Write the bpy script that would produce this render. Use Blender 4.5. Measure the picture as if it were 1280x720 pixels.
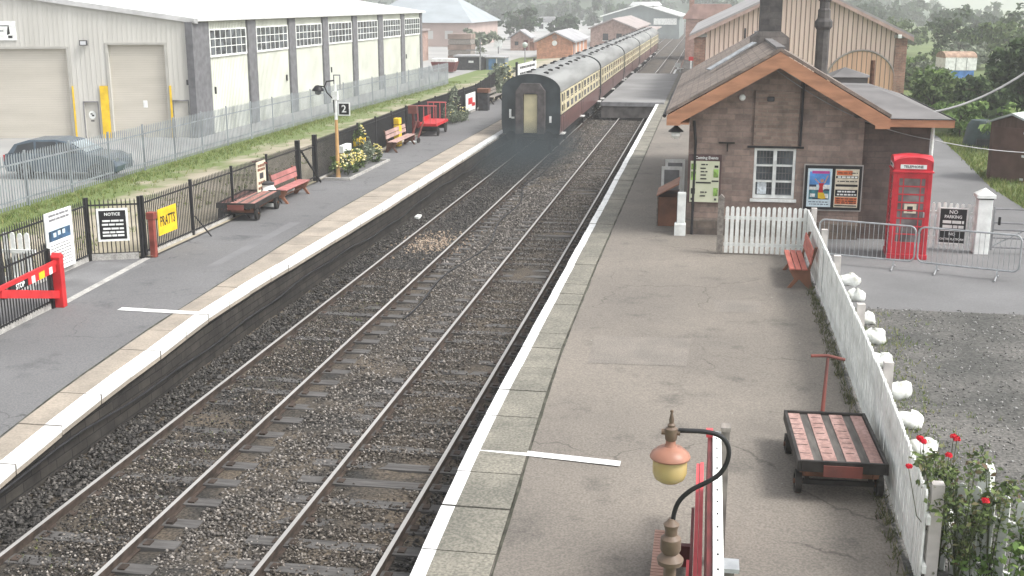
import bpy, math, random
import numpy as np
from mathutils import Vector, Matrix

for _o in list(bpy.data.objects):
    bpy.data.objects.remove(_o, do_unlink=True)
SC = bpy.context.scene
COL = SC.collection
R = math.radians
rnd = random.Random(7)

# ------------------------------------------------------------------ camera, light, exposure
cam = bpy.data.objects.new('camera', bpy.data.cameras.new('camera'))
COL.objects.link(cam)
cam.location = (0, 0, 7.0)
cam.rotation_euler = (R(90 - 13.869), 0, R(9.54))
cam.data.sensor_width = 36.0
cam.data.lens = 36.0 * 1450 / 1280
cam.data.clip_end = 6000
cam.data.clip_start = 0.1
SC.camera = cam

SUN_EL, SUN_AZ = 52.0, 100.0          # overcast summer morning: a broad weak sun high on the right
w = bpy.data.worlds.new("World"); SC.world = w; w.use_nodes = True
nt = w.node_tree; nt.nodes.clear()
sky = nt.nodes.new('ShaderNodeTexSky'); sky.sky_type = 'NISHITA'; sky.sun_disc = False
sky.sun_elevation = R(SUN_EL); sky.sun_rotation = R(SUN_AZ)
sky.air_density = 1.0; sky.dust_density = 4.0; sky.ozone_density = 1.0
hs = nt.nodes.new('ShaderNodeHueSaturation'); hs.inputs['Saturation'].default_value = 0.16; hs.inputs['Value'].default_value = 1.0
bg = nt.nodes.new('ShaderNodeBackground'); bg.inputs['Strength'].default_value = 0.15
wo = nt.nodes.new('ShaderNodeOutputWorld')
nt.links.new(sky.outputs[0], hs.inputs['Color']); nt.links.new(hs.outputs[0], bg.inputs['Color']); nt.links.new(bg.outputs[0], wo.inputs['Surface'])
sd = bpy.data.lights.new('sun', 'SUN'); sd.energy = 1.45; sd.angle = R(16); sd.color = (1.0, 0.96, 0.9)
sun = bpy.data.objects.new('sun', sd); COL.objects.link(sun)
# sun_rotation is measured clockwise from +Y seen from above
sdir = Vector((math.sin(R(SUN_AZ)) * math.cos(R(SUN_EL)), math.cos(R(SUN_AZ)) * math.cos(R(SUN_EL)), math.sin(R(SUN_EL))))
sun.rotation_euler = (-sdir).to_track_quat('-Z', 'Y').to_euler()
SC.view_settings.view_transform = 'Standard'
SC.view_settings.look = 'None'
SC.view_settings.exposure = 1.12
SC.view_settings.gamma = 1.0
SC.view_settings.use_curve_mapping = False
SC.render.engine = 'CYCLES'
SC.cycles.max_bounces = 6
SC.cycles.volume_bounces = 1
SC.cycles.use_denoising = True

# ------------------------------------------------------------------ materials
MATS = {}
def mat(name, col, rough=0.7, var=0.15, scale=3.0, bump=0.0, bscale=None, metal=0.0, spec=0.3, col2=None, stretch=None, detail=4.0, lo=0.35, hi=0.65, extra=None):
    if name in MATS: return MATS[name]
    m = bpy.data.materials.new(name); m.use_nodes = True
    n = m.node_tree; b = n.nodes['Principled BSDF']
    b.inputs['Roughness'].default_value = rough; b.inputs['Metallic'].default_value = metal
    b.inputs['Specular IOR Level'].default_value = spec
    tc = n.nodes.new('ShaderNodeTexCoord'); mp = n.nodes.new('ShaderNodeMapping')
    n.links.new(tc.outputs['Object'], mp.inputs['Vector'])
    if stretch: mp.inputs['Scale'].default_value = stretch
    ns = n.nodes.new('ShaderNodeTexNoise'); ns.inputs['Scale'].default_value = scale; ns.inputs['Detail'].default_value = detail
    n.links.new(mp.outputs[0], ns.inputs['Vector'])
    cr = n.nodes.new('ShaderNodeValToRGB')
    c2 = col2 if col2 else tuple(c * (1 - 2 * var) for c in col); c1 = col if col2 else tuple(min(1, c * (1 + var)) for c in col)
    cr.color_ramp.elements[0].position = lo; cr.color_ramp.elements[1].position = hi
    cr.color_ramp.elements[0].color = (*c2, 1); cr.color_ramp.elements[1].color = (*c1, 1)
    n.links.new(ns.outputs['Fac'], cr.inputs['Fac'])
    n.links.new(cr.outputs['Color'], b.inputs['Base Color'])
    if bump:
        n2 = n.nodes.new('ShaderNodeTexNoise'); n2.inputs['Scale'].default_value = bscale or scale * 6; n2.inputs['Detail'].default_value = 5
        n.links.new(mp.outputs[0], n2.inputs['Vector'])
        bp = n.nodes.new('ShaderNodeBump'); bp.inputs['Strength'].default_value = bump; bp.inputs['Distance'].default_value = 0.02
        n.links.new(n2.outputs['Fac'], bp.inputs['Height']); n.links.new(bp.outputs[0], b.inputs['Normal'])
    MATS[name] = m
    if extra: extra(m, n, b, tc, mp, cr)
    return m

def speckle(amount, scale, dark=(0.5, 0.5, 0.5), light=(1.5, 1.5, 1.5)):
    """fine aggregate: a second, small-scale noise multiplied into the colour"""
    def f(m, n, b, tc, mp, cr):
        v = n.nodes.new('ShaderNodeTexNoise'); v.inputs['Scale'].default_value = scale; v.inputs['Detail'].default_value = 3
        n.links.new(tc.outputs['Object'], v.inputs['Vector'])
        r2 = n.nodes.new('ShaderNodeValToRGB'); r2.color_ramp.elements[0].position = 0.36; r2.color_ramp.elements[1].position = 0.66
        r2.color_ramp.elements[0].color = (*dark, 1); r2.color_ramp.elements[1].color = (*light, 1)
        n.links.new(v.outputs['Fac'], r2.inputs['Fac'])
        mx = n.nodes.new('ShaderNodeMix'); mx.data_type = 'RGBA'; mx.blend_type = 'MULTIPLY'; mx.inputs[0].default_value = amount
        n.links.new(cr.outputs['Color'], mx.inputs[6]); n.links.new(r2.outputs['Color'], mx.inputs[7])
        n.links.new(mx.outputs[2], b.inputs['Base Color'])
    return f

def island_mat(name, cols, rough=0.8, spec=0.2, trans=0.0):
    """colour differs from one loose piece (stone, leaf) to the next"""
    if name in MATS: return MATS[name]
    m = bpy.data.materials.new(name); m.use_nodes = True
    n = m.node_tree; b = n.nodes['Principled BSDF']
    b.inputs['Roughness'].default_value = rough; b.inputs['Specular IOR Level'].default_value = spec
    g = n.nodes.new('ShaderNodeNewGeometry'); cr = n.nodes.new('ShaderNodeValToRGB'); cr.color_ramp.interpolation = 'LINEAR'
    els = cr.color_ramp.elements
    while len(els) < len(cols): els.new(0.5)
    for i, c in enumerate(cols):
        els[i].position = i / (len(cols) - 1); els[i].color = (*c, 1)
    n.links.new(g.outputs['Random Per Island'], cr.inputs['Fac'])
    n.links.new(cr.outputs[0], b.inputs['Base Color'])
    if trans:
        t = n.nodes.new('ShaderNodeBsdfTranslucent'); n.links.new(cr.outputs[0], t.inputs['Color'])
        mx = n.nodes.new('ShaderNodeMixShader'); mx.inputs[0].default_value = trans
        n.links.new(b.outputs[0], mx.inputs[1]); n.links.new(t.outputs[0], mx.inputs[2])
        n.links.new(mx.outputs[0], n.nodes['Material Output'].inputs['Surface'])
    MATS[name] = m
    return m

def brick_mat(name, c1, c2, mortar, bw, bh, msize=0.012, axes='XZ', bump=0.4, scale=1.0, nvar=0.5):
    if name in MATS: return MATS[name]
    m = bpy.data.materials.new(name); m.use_nodes = True
    n = m.node_tree; b = n.nodes['Principled BSDF']; b.inputs['Roughness'].default_value = 0.9; b.inputs['Specular IOR Level'].default_value = 0.15
    tc = n.nodes.new('ShaderNodeTexCoord'); sp = n.nodes.new('ShaderNodeSeparateXYZ'); cb = n.nodes.new('ShaderNodeCombineXYZ')
    n.links.new(tc.outputs['Object'], sp.inputs[0])
    ad = n.nodes.new('ShaderNodeMath'); ad.operation = 'ADD'
    n.links.new(sp.outputs['X'], ad.inputs[0]); n.links.new(sp.outputs['Y'], ad.inputs[1])
    n.links.new(ad.outputs[0], cb.inputs[0]); n.links.new(sp.outputs['Z'], cb.inputs[1])
    bt = n.nodes.new('ShaderNodeTexBrick')
    bt.inputs['Scale'].default_value = 1.0; bt.inputs['Brick Width'].default_value = bw; bt.inputs['Row Height'].default_value = bh
    bt.inputs['Mortar Size'].default_value = msize; bt.inputs['Mortar Smooth'].default_value = 0.3
    bt.inputs['Color1'].default_value = (*c1, 1); bt.inputs['Color2'].default_value = (*c2, 1); bt.inputs['Mortar'].default_value = (*mortar, 1)
    n.links.new(cb.outputs[0], bt.inputs['Vector'])
    ns = n.nodes.new('ShaderNodeTexNoise'); ns.inputs['Scale'].default_value = 2.2; ns.inputs['Detail'].default_value = 8; ns.inputs['Roughness'].default_value = 0.7
    n.links.new(tc.outputs['Object'], ns.inputs['Vector'])
    cr = n.nodes.new('ShaderNodeValToRGB'); cr.color_ramp.elements[0].position = 0.3; cr.color_ramp.elements[1].position = 0.7
    cr.color_ramp.elements[0].color = (1 - nvar, 1 - nvar, 1 - nvar, 1); cr.color_ramp.elements[1].color = (1.25, 1.2, 1.15, 1)
    n.links.new(ns.outputs['Fac'], cr.inputs['Fac'])
    mx = n.nodes.new('ShaderNodeMix'); mx.data_type = 'RGBA'; mx.blend_type = 'MULTIPLY'; mx.inputs[0].default_value = 1.0
    n.links.new(bt.outputs['Color'], mx.inputs[6]); n.links.new(cr.outputs['Color'], mx.inputs[7])
    n.links.new(mx.outputs[2], b.inputs['Base Color'])
    bp = n.nodes.new('ShaderNodeBump'); bp.inputs['Strength'].default_value = bump; bp.inputs['Distance'].default_value = 0.02; bp.invert = True
    n.links.new(bt.outputs['Fac'], bp.inputs['Height']); n.links.new(bp.outputs[0], b.inputs['Normal'])
    MATS[name] = m
    return m

# ------------------------------------------------------------------ mesh builder
class MB:
    def __init__(s): s.v = []; s.f = []; s.mi = []; s.cur = 0
    def add(s, vs, fs):
        o = len(s.v); s.v.extend(vs)
        for f in fs: s.f.append(tuple(i + o for i in f)); s.mi.append(s.cur)
        return s
    def box(s, x0, x1, y0, y1, z0, z1):
        if x1 < x0: x0, x1 = x1, x0
        if y1 < y0: y0, y1 = y1, y0
        if z1 < z0: z0, z1 = z1, z0
        return s.add([(x0,y0,z0),(x1,y0,z0),(x1,y1,z0),(x0,y1,z0),(x0,y0,z1),(x1,y0,z1),(x1,y1,z1),(x0,y1,z1)],
                     [(0,3,2,1),(4,5,6,7),(0,1,5,4),(1,2,6,5),(2,3,7,6),(3,0,4,7)])
    def bar(s, a, b, wd, hd, up=(0,0,1)):
        """box of section wd x hd from a to b"""
        a = Vector(a); b = Vector(b); d = (b - a).normalized(); up = Vector(up)
        if abs(d.dot(up)) > 0.98: up = Vector((1,0,0))
        r = d.cross(up).normalized(); u = r.cross(d)
        vs = []
        for p in (a, b):
            for (i, j) in ((-1,-1),(1,-1),(1,1),(-1,1)): vs.append(tuple(p + r * (i * wd / 2) + u * (j * hd / 2)))
        return s.add(vs, [(0,1,2,3),(7,6,5,4),(0,4,5,1),(1,5,6,2),(2,6,7,3),(3,7,4,0)])
    def tube(s, pts, r, n=8, caps=True):
        pts = [Vector(p) for p in pts]; rs = r if isinstance(r, (list, tuple)) else [r] * len(pts)
        vs = []; prev = None
        for i, p in enumerate(pts):
            d = (pts[min(i + 1, len(pts) - 1)] - pts[max(i - 1, 0)]).normalized()
            if prev is None:
                t = Vector((0,0,1)) if abs(d.z) < 0.9 else Vector((1,0,0)); a = d.cross(t).normalized()
            else:
                a = (prev - d * prev.dot(d)).normalized()
            prev = a; bb = d.cross(a)
            for k in range(n):
                q = 2 * math.pi * k / n; vs.append(tuple(p + (a * math.cos(q) + bb * math.sin(q)) * rs[i]))
        fs = []
        for i in range(len(pts) - 1):
            for k in range(n):
                k2 = (k + 1) % n; fs.append((i*n+k, i*n+k2, (i+1)*n+k2, (i+1)*n+k))
        if caps:
            fs.append(tuple(range(n - 1, -1, -1))); fs.append(tuple((len(pts)-1)*n + k for k in range(n)))
        return s.add(vs, fs)
    def lathe(s, prof, c=(0,0,0), n=20):
        vs = []; fs = []
        for (r, z) in prof:
            for k in range(n):
                q = 2*math.pi*k/n; vs.append((c[0]+max(r,1e-4)*math.cos(q), c[1]+max(r,1e-4)*math.sin(q), c[2]+z))
        for i in range(len(prof)-1):
            for k in range(n):
                k2 = (k+1) % n; fs.append((i*n+k, i*n+k2, (i+1)*n+k2, (i+1)*n+k))
        fs.append(tuple(range(n-1,-1,-1))); fs.append(tuple((len(prof)-1)*n+k for k in range(n)))
        return s.add(vs, fs)
    def prism(s, poly, axis, a, b):
        """extrude a 2-D polygon along axis ('x','y','z') from a to b"""
        n = len(poly); vs = []
        for t in (a, b):
            for (p, q) in poly: vs.append({'x': (t,p,q), 'y': (p,t,q), 'z': (p,q,t)}[axis])
        return s.add(vs, [tuple(range(n-1,-1,-1)), tuple(range(n, 2*n))] + [(i, (i+1)%n, n+(i+1)%n, n+i) for i in range(n)])
    def sheet(s, xs_of_y, ys, zf):
        """strip between x0(y) and x1(y)"""
        for i in range(len(ys)-1):
            (a0, a1), (b0, b1) = xs_of_y(ys[i]), xs_of_y(ys[i+1])
            s.add([(a0,ys[i],zf(ys[i])),(a1,ys[i],zf(ys[i])),(b1,ys[i+1],zf(ys[i+1])),(b0,ys[i+1],zf(ys[i+1]))], [(0,1,2,3)])
        return s

def link(o, parent=None):
    COL.objects.link(o)
    if parent: o.parent = parent
    return o
def meshobj(name, mb, m, parent=None, off=None, smooth=False, bevel=0.0):
    me = bpy.data.meshes.new(name)
    vs = mb.v
    if off is not None: vs = [(x-off[0], y-off[1], z-off[2]) for x, y, z in vs]
    me.from_pydata(vs, [], mb.f); 
    ms = m if isinstance(m, (list, tuple)) else [m]
    for k in ms: me.materials.append(k)
    if len(ms) > 1: me.polygons.foreach_set('material_index', mb.mi)
    if smooth: me.polygons.foreach_set('use_smooth', [True] * len(me.polygons))
    me.validate(); me.update()
    o = link(bpy.data.objects.new(name, me), parent)
    if smooth:
        es = o.modifiers.new('edges', 'EDGE_SPLIT'); es.split_angle = R(40)
    if bevel:
        b = o.modifiers.new('bevel', 'BEVEL'); b.width = bevel; b.segments = 2; b.limit_method = 'ANGLE'; b.angle_limit = R(40)
    return o
def struct(name, mb, m, kind='structure', **k):
    o = meshobj(name, mb, m, **k); o['kind'] = kind; return o
def tag(o, label, cat, group=None):
    o['label'] = label; o['category'] = cat
    if group: o['group'] = group
    return o
def thing(name, label, cat, loc, rot=0.0, group=None):
    o = bpy.data.objects.new(name, None); o.empty_display_size = 0.2
    link(o); o.location = loc; o.rotation_euler = (0, 0, rot)
    return tag(o, label, cat, group)
def part(name, mb, m, parent, label=None, world=None, **k):
    """child mesh; with world=<top thing> the builder's coordinates are world ones and are moved into the thing's frame"""
    off = tuple(world.location) if world is not None else None
    o = meshobj(name, mb, m, parent, off=off, **k)
    if label: o['label'] = label
    return o
def solo(name, mb, m, label, cat, loc, rot=0.0, group=None, world=False, **k):
    o = meshobj(name, mb, m, off=loc if world else None, **k); o.location = loc; o.rotation_euler = (0, 0, rot)
    return tag(o, label, cat, group)
def dup(root, loc, rot=None, label=None, group=None, scale=None):
    def cp(o, p):
        c = o.copy(); COL.objects.link(c)
        if p: c.parent = p
        for ch in list(o.children): cp(ch, c)
        return c
    r = cp(root, None); r.location = loc
    if rot is not None: r.rotation_euler = (0, 0, rot)
    if scale: r.scale = scale
    if label: r['label'] = label
    if group: r['group'] = group
    return r
def text(string, size, m, parent, x, y, z, align='CENTER', name='lettering', depth=0.002, sx=1.0, rx=90, rz=0):
    cu = bpy.data.curves.new('t', 'FONT'); cu.body = string; cu.size = size; cu.align_x = align; cu.align_y = 'CENTER'; cu.extrude = depth; cu.resolution_u = 2
    cu.offset = size * 0.018
    ob = bpy.data.objects.new('t', cu); COL.objects.link(ob)
    dg = bpy.context.evaluated_depsgraph_get()
    me = bpy.data.meshes.new_from_object(ob.evaluated_get(dg))
    bpy.data.objects.remove(ob, do_unlink=True)
    me.transform(Matrix.Translation((x, y, z)) @ Matrix.Rotation(R(rz), 4, 'Z') @ Matrix.Rotation(R(rx), 4, 'X') @ Matrix.Diagonal((sx, 1, 1, 1)))
    me.materials.clear(); me.materials.append(m)
    for p in me.polygons: p.material_index = 0
    o = bpy.data.objects.new(name, me); return link(o, parent)

def leaf_cloud(blobs, n, size, seed, flat=0.4, droop=0.0):
    """numpy leaf quads: blobs = [(cx,cy,cz,rx,ry,rz)], leaves gathered in clumps near each blob's shell"""
    g = np.random.default_rng(seed); V = []; 
    wts = np.array([b[3]*b[4]*b[5] for b in blobs]) ** (2/3); wts = wts / wts.sum()
    for b, wt in zip(blobs, wts):
        k = max(4, int(n * wt)); ncl = max(3, k // 22)
        d = g.normal(size=(ncl, 3)); d /= np.linalg.norm(d, axis=1)[:, None]
        rad = g.uniform(0.35, 1.0, ncl) ** 0.6 * g.uniform(0.82, 1.15, ncl)
        cc = np.array(b[:3]) + d * rad[:, None] * np.array(b[3:])
        idx = g.integers(0, ncl, k)
        p = cc[idx] + g.normal(size=(k, 3)) * np.array(b[3:]) * 0.13
        nrm = g.normal(size=(k, 3)) + d[idx] * 0.8 + np.array([0, 0, flat]); nrm /= np.linalg.norm(nrm, axis=1)[:, None]
        t = np.cross(nrm, g.normal(size=(k, 3))); t /= np.linalg.norm(t, axis=1)[:, None]; u = np.cross(nrm, t)
        s = size * g.uniform(0.6, 1.4, k)[:, None]
        q = np.stack([p - t*s*0.9, p - u*s*0.5 + nrm*s*0.1, p + t*s*0.9, p + u*s*0.5 + nrm*s*0.1], 1)
        V.append(q.reshape(-1, 3))
    return np.concatenate(V)
def quads_obj(name, V, m, parent=None):
    nq = len(V) // 4; me = bpy.data.meshes.new(name)
    me.vertices.add(len(V)); me.vertices.foreach_set('co', V.astype(np.float32).ravel())
    me.loops.add(len(V)); me.loops.foreach_set('vertex_index', np.arange(len(V), dtype=np.int32))
    me.polygons.add(nq); me.polygons.foreach_set('loop_start', np.arange(0, len(V), 4, dtype=np.int32)); me.polygons.foreach_set('loop_total', np.full(nq, 4, np.int32))
    me.materials.append(m); me.update(calc_edges=True)
    return link(bpy.data.objects.new(name, me), parent)
def tris_obj(name, V, F, m, parent=None):
    me = bpy.data.meshes.new(name); k = F.shape[1]
    me.vertices.add(len(V)); me.vertices.foreach_set('co', V.astype(np.float32).ravel())
    me.loops.add(F.size); me.loops.foreach_set('vertex_index', F.astype(np.int32).ravel())
    me.polygons.add(len(F)); me.polygons.foreach_set('loop_start', np.arange(0, F.size, k, dtype=np.int32)); me.polygons.foreach_set('loop_total', np.full(len(F), k, np.int32))
    me.materials.append(m); me.update(calc_edges=True)
    return link(bpy.data.objects.new(name, me), parent)
def stones(name, P, S, m, seed):
    """irregular octahedral stones at P with sizes S"""
    g = np.random.default_rng(seed); n = len(P)
    base = np.array([[1,0,0],[-1,0,0],[0,1,0],[0,-1,0],[0,0,1],[0,0,-1]], float)
    F = np.array([[0,2,4],[2,1,4],[1,3,4],[3,0,4],[2,0,5],[1,2,5],[3,1,5],[0,3,5]])
    V = base[None] * g.uniform(0.55, 1.15, (n, 6, 1)) * S[:, None, None]
    V += g.normal(size=(n, 6, 3)) * 0.22 * S[:, None, None]; V[:, :, 2] *= 0.75
    a = g.uniform(0, 2*np.pi, n); c, s = np.cos(a)[:, None], np.sin(a)[:, None]
    X = V[:, :, 0]*c - V[:, :, 1]*s; Y = V[:, :, 0]*s + V[:, :, 1]*c
    V = np.stack([X, Y, V[:, :, 2]], 2) + P[:, None, :]
    FF = (F[None] + (np.arange(n)*6)[:, None, None]).reshape(-1, 3)
    return tris_obj(name, V.reshape(-1, 3), FF, m)
# ------------------------------------------------------------------ palette
white = mat('white_paint', (0.74,0.76,0.74), 0.5, 0.1, 4, lo=0.3, hi=0.6)
white_old = mat('weathered_white_paint', (0.8,0.82,0.8), 0.6, 0.1, 2.2, col2=(0.58,0.6,0.57), lo=0.25, hi=0.55, extra=speckle(0.3, 14, (0.6,0.6,0.58), (1.05,1.05,1.05)))
line_white = mat('line_white', (0.78,0.79,0.78), 0.55, 0.1, 5, col2=(0.52,0.53,0.52), lo=0.22, hi=0.5, extra=speckle(0.35, 30, (0.6,0.6,0.6), (1.05,1.05,1.05)))
black = mat('black_paint', (0.012,0.012,0.014), 0.45, 0.2, 5)
soft_black = mat('soft_black', (0.02,0.02,0.022), 0.6, 0.2, 5)
dgrey = mat('dark_grey', (0.05,0.05,0.055), 0.6, 0.2, 4)
mgrey = mat('mid_grey', (0.2,0.2,0.21), 0.6, 0.15, 3)
red = mat('red_paint', (0.55,0.025,0.03), 0.4, 0.12, 3)
red_box = mat('kiosk_red', (0.5,0.02,0.035), 0.3, 0.12, 2.5, spec=0.5)
red_old = mat('weathered_red_paint', (0.2,0.058,0.045), 0.65, 0.2, 3, col2=(0.11,0.043,0.037), bump=0.15, bscale=40)
red_pink = mat('faded_red_paint', (0.6,0.09,0.1), 0.55, 0.12, 3, col2=(0.5,0.06,0.07))
maroon = mat('maroon_paint', (0.12,0.02,0.02), 0.5, 0.15, 3)
timber_pink = mat('sun_bleached_red_timber', (0.4,0.2,0.17), 0.8, 0.15, 1.2, col2=(0.26,0.12,0.1), stretch=(6,1,6), bump=0.2, extra=speckle(0.5, 20))
timber_grey = mat('grey_timber', (0.22,0.2,0.18), 0.85, 0.2, 2, stretch=(6,1,6), bump=0.2)
timber_brown = mat('brown_timber', (0.19,0.085,0.05), 0.75, 0.25, 1.5, bump=0.15)
yellow = mat('yellow_paint', (0.75,0.5,0.02), 0.5, 0.1, 3)
iron_dk = mat('dark_iron', (0.03,0.027,0.025), 0.6, 0.3, 4)
rust = mat('rusty_iron', (0.11,0.055,0.035), 0.8, 0.25, 8)
railtop = mat('polished_rail_steel', (0.36,0.352,0.34), 0.55, 0.1, 3, metal=0.15, stretch=(1,0.1,1))
railside = mat('rail_rust', (0.055,0.04,0.032), 0.85, 0.25, 6)
galv = mat('galvanised_steel', (0.36,0.4,0.44), 0.5, 0.1, 3, metal=0.2)
galv2 = mat('bright_galvanised_tube', (0.36,0.375,0.39), 0.4, 0.1, 6, metal=0.35)
concrete = mat('concrete', (0.38,0.37,0.35), 0.9, 0.12, 4, bump=0.2, extra=speckle(0.4, 30))
glass_dk = mat('dark_window_glass', (0.03,0.035,0.04), 0.12, 0.2, 2, spec=0.6)
glass_gr = mat('grey_window_glass', (0.16,0.18,0.2), 0.15, 0.3, 1.2, spec=0.6)
barge = mat('orange_brown_painted_timber', (0.41,0.205,0.12), 0.5, 0.12, 1.5, stretch=(1,1,4))

def worn(amount, scale):
    """aggregate plus old cracks, blotchy stains and pale spots"""
    def f(m, n, b, tc, mp, cr):
        speckle(amount, scale, (0.68,0.68,0.68), (1.3,1.29,1.27))(m, n, b, tc, mp, cr)
        src = b.inputs['Base Color'].links[0].from_socket
        def mul(src, fac_socket, col):
            mx = n.nodes.new('ShaderNodeMix'); mx.data_type = 'RGBA'; mx.blend_type = 'MULTIPLY'
            n.links.new(fac_socket, mx.inputs[0]); n.links.new(src, mx.inputs[6]); mx.inputs[7].default_value = (*col, 1); return mx.outputs[2]
        def ramp(sock, a, c, inv=False):
            r = n.nodes.new('ShaderNodeMapRange'); r.inputs['From Min'].default_value = a; r.inputs['From Max'].default_value = c
            r.inputs['To Min'].default_value = 1 if inv else 0; r.inputs['To Max'].default_value = 0 if inv else 1
            n.links.new(sock, r.inputs['Value']); return r.outputs[0]
        wn = n.nodes.new('ShaderNodeTexNoise'); wn.inputs['Scale'].default_value = 1.5; wn.inputs['Detail'].default_value = 5; n.links.new(tc.outputs['Object'], wn.inputs['Vector'])
        va = n.nodes.new('ShaderNodeVectorMath'); va.operation = 'MULTIPLY_ADD'; va.inputs[1].default_value = (0.9,0.9,0); n.links.new(wn.outputs['Color'], va.inputs[0]); n.links.new(tc.outputs['Object'], va.inputs[2])
        vo = n.nodes.new('ShaderNodeTexVoronoi'); vo.feature = 'DISTANCE_TO_EDGE'; vo.inputs['Scale'].default_value = 0.3; n.links.new(va.outputs[0], vo.inputs['Vector'])
        mk = n.nodes.new('ShaderNodeTexNoise'); mk.inputs['Scale'].default_value = 0.4; n.links.new(tc.outputs['Object'], mk.inputs['Vector'])
        mm = n.nodes.new('ShaderNodeMath'); mm.operation = 'MULTIPLY'; n.links.new(ramp(vo.outputs['Distance'], 0.0, 0.007, True), mm.inputs[0]); n.links.new(ramp(mk.outputs['Fac'], 0.5, 0.58), mm.inputs[1])
        src = mul(src, mm.outputs[0], (0.58,0.58,0.58))
        st = n.nodes.new('ShaderNodeTexNoise'); st.inputs['Scale'].default_value = 1.1; st.inputs['Detail'].default_value = 9; st.inputs['Roughness'].default_value = 0.65; n.links.new(tc.outputs['Object'], st.inputs['Vector'])
        src = mul(src, ramp(st.outputs['Fac'], 0.56, 0.7), (0.66,0.67,0.68))
        sp = n.nodes.new('ShaderNodeTexVoronoi'); sp.inputs['Scale'].default_value = 1.6; n.links.new(tc.outputs['Object'], sp.inputs['Vector'])
        mx = n.nodes.new('ShaderNodeMix'); mx.data_type = 'RGBA'; n.links.new(ramp(sp.outputs['Distance'], 0.02, 0.035, True), mx.inputs[0]); n.links.new(src, mx.inputs[6]); mx.inputs[7].default_value = (0.33,0.32,0.3,1)
        n.links.new(mx.outputs[2], b.inputs['Base Color'])
    return f
asphalt_r = mat('worn_platform_asphalt', (0.203,0.182,0.158), 0.9, 0.1, 0.35, col2=(0.143,0.13,0.116), detail=9, lo=0.3, hi=0.7, bump=0.25, bscale=45, extra=worn(0.65, 34))
asphalt_l = mat('grey_platform_asphalt', (0.158,0.158,0.161), 0.9, 0.08, 0.3, col2=(0.12,0.12,0.123), detail=9, lo=0.3, hi=0.7, bump=0.2, bscale=45, extra=worn(0.5, 34))
patch_m = mat('dark_asphalt_patch', (0.165,0.165,0.168), 0.9, 0.1, 1.2, detail=6, extra=speckle(0.4, 40))
road_m = mat('lane_asphalt', (0.175,0.175,0.178), 0.92, 0.08, 0.4, col2=(0.128,0.128,0.13), detail=7, bump=0.15, bscale=50, extra=speckle(0.4, 30, (0.75,0.75,0.75), (1.2,1.2,1.2)))
gravel_m = mat('dark_gravel_yard', (0.12,0.115,0.11), 0.95, 0.2, 0.8, col2=(0.065,0.065,0.062), detail=8, bump=0.4, bscale=30, extra=speckle(0.8, 22, (0.55,0.55,0.55), (1.5,1.5,1.45)))
slab_l = mat('buff_coping_stone', (0.34,0.297,0.245), 0.9, 0.1, 1.2, col2=(0.245,0.217,0.182), detail=7, bump=0.2, bscale=30, extra=speckle(0.5, 25, (0.75,0.75,0.75), (1.2,1.2,1.2)))
slab_r = mat('grey_coping_stone', (0.22,0.208,0.182), 0.9, 0.1, 1.2, col2=(0.145,0.14,0.124), detail=7, bump=0.25, bscale=30, extra=speckle(0.8, 28, (0.6,0.62,0.58), (1.3,1.28,1.22)))
ballast_m = mat('sooty_ballast_bed', (0.085,0.07,0.055), 0.95, 0.2, 0.9, col2=(0.028,0.027,0.026), detail=8, bump=0.6, bscale=26, extra=speckle(0.9, 24, (0.4,0.4,0.4), (1.8,1.75,1.65)))
earth = mat('bare_earth_strip', (0.36,0.31,0.235), 0.95, 0.12, 0.9, col2=(0.25,0.22,0.15), detail=8, bump=0.3, bscale=20)
grassland = mat('rough_grass_ground', (0.13,0.165,0.055), 0.95, 0.2, 0.25, col2=(0.08,0.11,0.04), detail=8, bump=0.3, bscale=6)
yard_m = mat('pale_yard_concrete', (0.33,0.325,0.315), 0.9, 0.08, 0.15, col2=(0.25,0.25,0.245), detail=7, bump=0.1, bscale=20)
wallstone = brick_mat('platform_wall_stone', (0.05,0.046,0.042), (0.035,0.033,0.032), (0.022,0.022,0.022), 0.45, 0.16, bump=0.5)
sleeper_m = mat('old_timber_sleeper', (0.105,0.1,0.097), 0.85, 0.2, 2, col2=(0.055,0.052,0.05), stretch=(1,8,1), bump=0.3)
grass_l = island_mat('grass_blades', [(0.06,0.1,0.02),(0.12,0.18,0.04),(0.2,0.24,0.07),(0.28,0.26,0.11)], trans=0.2)

# ------------------------------------------------------------------ ground, platforms, track bed
def zr(y): return 0.9 if y > 18 else 0.9 - 0.0070 * (18 - y) ** 2
def zl(y): return 0.9 if y > 21 else 0.9 - 0.0074 * (21 - y) ** 2
def interp(tab):
    ys = [t[0] for t in tab]; xs = [t[1] for t in tab]
    return lambda y: float(np.interp(y, ys, xs))
YS = [7, 8, 9, 10, 11, 12, 13, 14, 15, 16, 17, 18, 19, 20, 21, 24, 28, 33, 40, 50, 60, 75, 90, 110]
edge_r = interp([(7,-3.14),(15,-3.16),(40,-3.19),(110,-3.19)])
slab_rx = interp([(7,-2.2),(11.4,-2.24),(14,-2.28),(20,-2.45),(27,-2.5),(110,-2.5)])
edge_l = interp([(7,-9.6),(19,-9.6),(21.3,-9.74),(24,-9.76),(34,-9.64),(60,-9.66),(110,-9.66)])
slab_lx = interp([(7,-10.2),(14,-10.3),(19,-10.38),(33,-10.9),(61,-10.85),(110,-10.85)])

struct('ground', MB().box(-2500, 2500, -60, 4500, -1.2, -0.45), grassland)
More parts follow.
